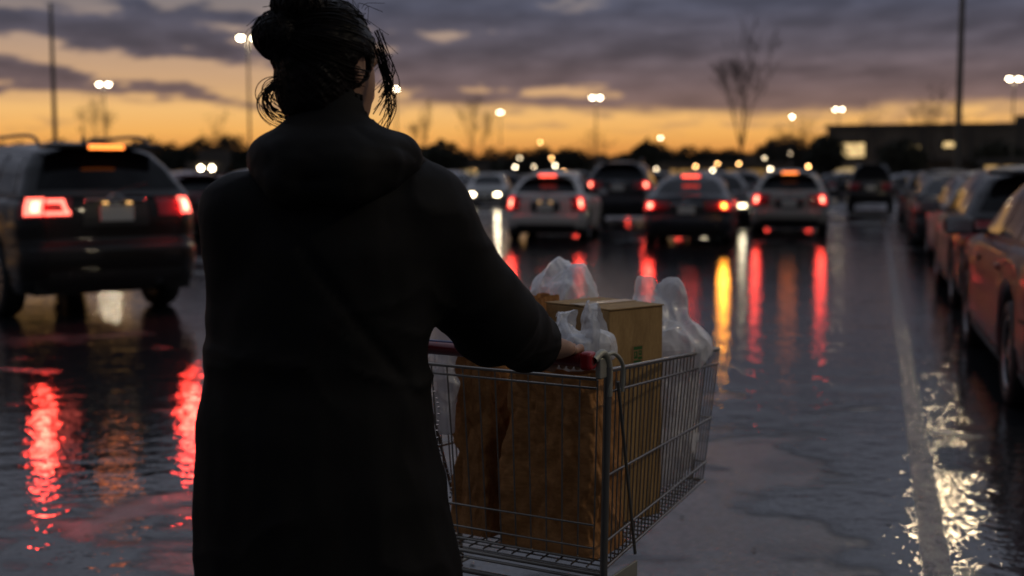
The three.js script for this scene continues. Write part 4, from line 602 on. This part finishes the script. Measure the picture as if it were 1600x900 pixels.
  const weave = texture(256, 256, (() => { const a = wrapNoise(128, 81, 128), b = wrapNoise(10, 82); return (u, v) => 0.5 * (0.5 + 0.5 * Math.sin(u * 402 + v * 402)) + 0.3 * a(u, v) + 0.2 * b(u, v); })());
  const clothM = std([0.0058, 0.0050, 0.0044], 0.72, { bumpMap: rep(weave, 5, 5), bumpScale: 0.0006, specularIntensity: 0.3 });
  const coat = obj('coat', nets(coatF, [-0.36, 0.46, -0.62], [0.70, 1.58, 0.30], 0.011), clothM, t);
  // hood lying on the back and standing collar
  const hoodF = (x, y, z) => { const c = J(-0.338, 1.466, -2.325); let d = ell(x, y, z, [c[0] - 0.005, c[1] + 0.015, c[2] + 0.03], [0.136, 0.062, 0.098]); d = smin(d, bone(x, y, z, J(-0.345, 1.49, -2.385), J(-0.345, 1.562, -2.385), 0.108, 0.082), 0.06); d = smin(d, bone(x, y, z, J(-0.452, 1.468, -2.35), J(-0.40, 1.425, -2.24), 0.042, 0.045), 0.05); d = smin(d, bone(x, y, z, J(-0.215, 1.475, -2.36), J(-0.30, 1.428, -2.24), 0.042, 0.045), 0.05); d = smin(d, bone(x, y, z, J(-0.22, 1.468, -2.40), J(-0.175, 1.452, -2.44), 0.040, 0.03), 0.04); d = Math.max(d, -bone(x, y, z, J(-0.34, 1.50, -2.40), J(-0.335, 1.70, -2.42), 0.072, 0.090)); d += 0.010 * fbm(x * 7, y * 10, z * 7, 3) + 0.004 * (1 - Math.abs(2 * fbm(x * 4, y * 9, z * 5 + 2, 2))) ** 3; return d; };
  obj('hood', nets(hoodF, [-0.22, 1.30, -0.22], [0.26, 1.64, 0.28], 0.008), clothM, coat);
  { // zip along the open front edge, its teeth catching light
    const teeth = []; for (let i = 0; i < 34; i++) { const v = (i + rnd() * 0.7) / 34, y = mixv(1.02, 0.62, v), x = mid(y) - B[0] + half(y) * 0.965 + 0.010 + 0.006 * Math.sin(v * 17), z = -0.055 - 0.01 * Math.sin(v * 9); teeth.push(bx(0.0042, 0.0026, 0.007, x, y, z)); }
    obj('zip', teeth, M.chrome, coat);
  }
  const trousersF = (x, y, z) => { let d = 1; for (const [h, k, f] of [[J(-0.44, 0.92, -2.37), J(-0.45, 0.50, -2.38), feetL], [J(-0.28, 0.92, -2.38), J(-0.275, 0.50, -2.48), feetR]]) { d = smin(d, bone(x, y, z, h, k, 0.095, 0.072), 0.02); d = smin(d, bone(x, y, z, k, [f[0], 0.10, f[2]], 0.070, 0.055), 0.03); } d += 0.006 * fbm(x * 9, y * 5, z * 9, 3); return Math.max(d, 0.075 - y, y - 0.9); };
  obj('trousers', nets(trousersF, [-0.30, 0.04, -0.36], [0.32, 0.93, 0.16], 0.013), std([0.012, 0.012, 0.015], 0.8), t);
  for (const f of [feetL, feetR]) { const shoe = (x, y, z) => { const dx = x - f[0], dz = z - f[2], a = -dx * 0.2 + dz, b = dx; let d = smin(bone(x, y, z, [f[0], 0.05, f[2] + 0.05], [f[0] + 0.05, 0.042, f[2] - 0.15], 0.042, 0.038), bone(x, y, z, [f[0], 0.06, f[2]], [f[0], 0.14, f[2]], 0.05, 0.06), 0.04); return Math.max(d, 0.004 - y, y - 0.16); }; obj('boot', nets(shoe, [f[0] - 0.12, -0.02, f[2] - 0.24], [f[0] + 0.14, 0.2, f[2] + 0.14], 0.008), std([0.012, 0.011, 0.01], 0.4), t); }

  // ---- hair: swept up into a loose bun at the back, strands left hanging
  const hairM = std([0.005, 0.003, 0.002], 0.5, { specularIntensity: 0.25 });
  const bunA = J(-0.427, 1.703, -2.325), bunB = J(-0.395, 1.757, -2.335);
  const hairF = (x, y, z) => { const [r, u, f] = toHead(x, y, z); let d = ell(r, u, f, [0, 0.022, -0.016], [0.090, 0.096, 0.103]); d = smin(d, ell(r, u, f, [0, -0.055, -0.058], [0.070, 0.070, 0.055]), 0.04);
    const face = Math.max(-(f - 0.055 + 0.5 * Math.max(0, u - 0.03) * -1.2), 0); let cut = f - (u > 0.075 ? 0.10 : 0.052 - Math.max(0, -u - 0.0) * 0.55); cut = Math.max(cut, -1); d = Math.max(d, cut * 0.8);
    d = Math.max(d, -ell(r, u, f, [0.088, -0.022, 0.004], [0.022, 0.034, 0.026]));
    d = smin(d, ell(x, y, z, bunA, [0.052, 0.046, 0.048]), 0.006); d = smin(d, ell(x, y, z, bunB, [0.053, 0.039, 0.047]), 0.006);
    const sweep = Math.atan2(z - bunA[2], x - bunA[0]), q = Math.hypot(x - bunA[0], y - bunA[1], z - bunA[2]);
    const nb = Math.min(1, q / 0.05), ax = x - bunA[0], ay = y - bunA[1], az = z - bunA[2]; d += 0.0045 * fbm(sweep * 2.6 + ax * 5, Math.atan2(ay, Math.hypot(ax, az)) * 9, q * 9, 3) * nb + 0.004 * fbm(sweep * 9, Math.atan2(ay, Math.hypot(ax, az)) * 26, q * 6, 2) * nb + 0.004 * fbm(x * 34, y * 34, z * 34, 2) * (1 - nb) + 0.007 * fbm(x * 13, y * 13, z * 13, 2);
    return d; };
  const hair = obj('hair', nets(hairF, [-0.16, 1.52, -0.20], [0.19, 1.82, 0.20], 0.004), hairM, t);
  seed = 313; const strands = [];
  const strand = (pts, r) => strands.push(new THREE.TubeGeometry(new THREE.CatmullRomCurve3(pts.map((p) => V(...p))), 18, r, 4, false));
  for (let i = 0; i < 44; i++) { // right temple, falling to the collar
    const a = rr(-0.012, 0.012), b = rr(0.004, 0.026), L = rr(0.09, 0.155); const p0 = hd(0.082 + rr(-0.008, 0.004), 0.035 + rr(-0.03, 0.03), 0.040 + a);
    strand([p0, [p0[0] + 0.010 + b * 0.3, p0[1] - L * 0.35, p0[2] + a], [p0[0] + 0.012 + b * 0.9, p0[1] - L * 0.7, p0[2] + a * 1.5], [p0[0] + 0.002 + b * 0.5 + rr(-0.01, 0.01), p0[1] - L, p0[2] + a]], rr(0.0004, 0.0011));
  }
  for (let i = 0; i < 46; i++) { // nape at the left: looped curls
    const k = rr(0.7, 1.15), p0 = J(-0.430 + rr(-0.006, 0.012), 1.618 + rr(-0.012, 0.012), -2.335 + rr(-0.03, 0.03)), s = 0.048 * k;
    const pts = []; const turns = rr(0.5, 0.95); for (let j = 0; j <= 6; j++) { const th = j / 6 * turns * 6.28; pts.push([p0[0] - Math.sin(th * 0.62) * s * 0.92 + 0.012 * (j / 6), p0[1] - (1 - Math.cos(th * 0.62)) * s * 0.75, p0[2] + 0.01 * Math.sin(th)]); }
    strand(pts, rr(0.0003, 0.0010));
  }
  for (let i = 0; i < 46; i++) { // flyaways all round
    const a = rr(0, 6.28), e = rr(-0.2, 1.3), R = 0.098, p0 = [headC[0] + Math.cos(a) * R * Math.cos(e), headC[1] + 0.025 + Math.sin(e) * 0.100, headC[2] + Math.sin(a) * R * Math.cos(e)], q = rr(0.012, 0.03);
    strand([p0, [p0[0] + Math.cos(a) * q * 0.5 + rr(-0.02, 0.02), p0[1] + q * 0.4, p0[2] + Math.sin(a) * q * 0.5], [p0[0] + Math.cos(a) * q * 0.8 + rr(-0.04, 0.04), p0[1] - rr(-0.01, 0.03), p0[2] + Math.sin(a) * q * 0.6 + rr(-0.02, 0.02)]], rr(0.0003, 0.0006));
  }
  for (let i = 0; i < 18; i++) { const a = rr(0, 6.28), p0 = [bunA[0] + Math.cos(a) * 0.04, bunA[1] + Math.sin(a) * 0.038, bunA[2] + rr(-0.02, 0.02)], q = rr(0.01, 0.035); strand([p0, [p0[0] + Math.cos(a + 0.5) * q * 0.6, p0[1] + Math.sin(a + 0.5) * q * 0.6, p0[2]], [p0[0] + Math.cos(a + 1.2) * q * 1.3, p0[1] + Math.sin(a + 1.2) * q, p0[2] + 0.01]], rr(0.0003, 0.0007)); }
  for (let i = 0; i < 260; i++) { // locks combed from the hairline towards the bun, lying on the cap
    const a = rr(0, 6.28), p0 = V(Math.cos(a) * 0.8, rr(-0.75, 0.75), Math.sin(a) * 0.8).normalize(), p1 = V(bunA[0] - headC[0], bunA[1] - headC[1] - 0.02, bunA[2] - headC[2]).normalize(), pts = [];
    for (let j = 0; j <= 5; j++) { const v = p0.clone().lerp(p1, j / 5 * 0.9).normalize(), lift = 1.02 + 0.05 * Math.sin(j / 5 * 3.14) * rnd() + 0.03 * rnd(); const q = toHead(headC[0] + v.x, headC[1] + v.y, headC[2] + v.z); const L = 1 / Math.hypot(q[0] / 0.090, q[1] / 0.096, q[2] / 0.103); if (q[2] * L > 0.045 && q[1] * L < 0.06) { pts.length = 0; continue; } pts.push(hd(q[0] * L * lift, q[1] * L * lift + 0.022, q[2] * L * lift - 0.016)); }
    if (pts.length > 3) strand(pts, rr(0.0005, 0.0016));
  }
  for (let i = 0; i < 90; i++) { // turns of hair wound round both lobes of the bun
    const [c, R3] = i % 2 ? [bunA, [0.052, 0.046, 0.048]] : [bunB, [0.053, 0.039, 0.047]], ax = V(rr(-1, 1), rr(-0.4, 0.4), rr(-1, 1)).normalize(), u0 = V(0, 1, 0).cross(ax).normalize(), w0 = ax.clone().cross(u0), pts = [], t0 = rr(0, 6.28), k = rr(-0.7, 0.7);
    for (let j = 0; j <= 7; j++) { const th = t0 + j * 0.35, v = u0.clone().multiplyScalar(Math.cos(th)).addScaledVector(w0, Math.sin(th)).addScaledVector(ax, k).normalize(), g = 1.02 + 0.05 * rnd(); pts.push([c[0] + v.x * R3[0] * g, c[1] + v.y * R3[1] * g, c[2] + v.z * R3[2] * g]); }
    strand(pts, rr(0.0005, 0.0018));
  }
  obj('loose_strands', strands, hairM, hair);
}

renderer.render(scene, camera);
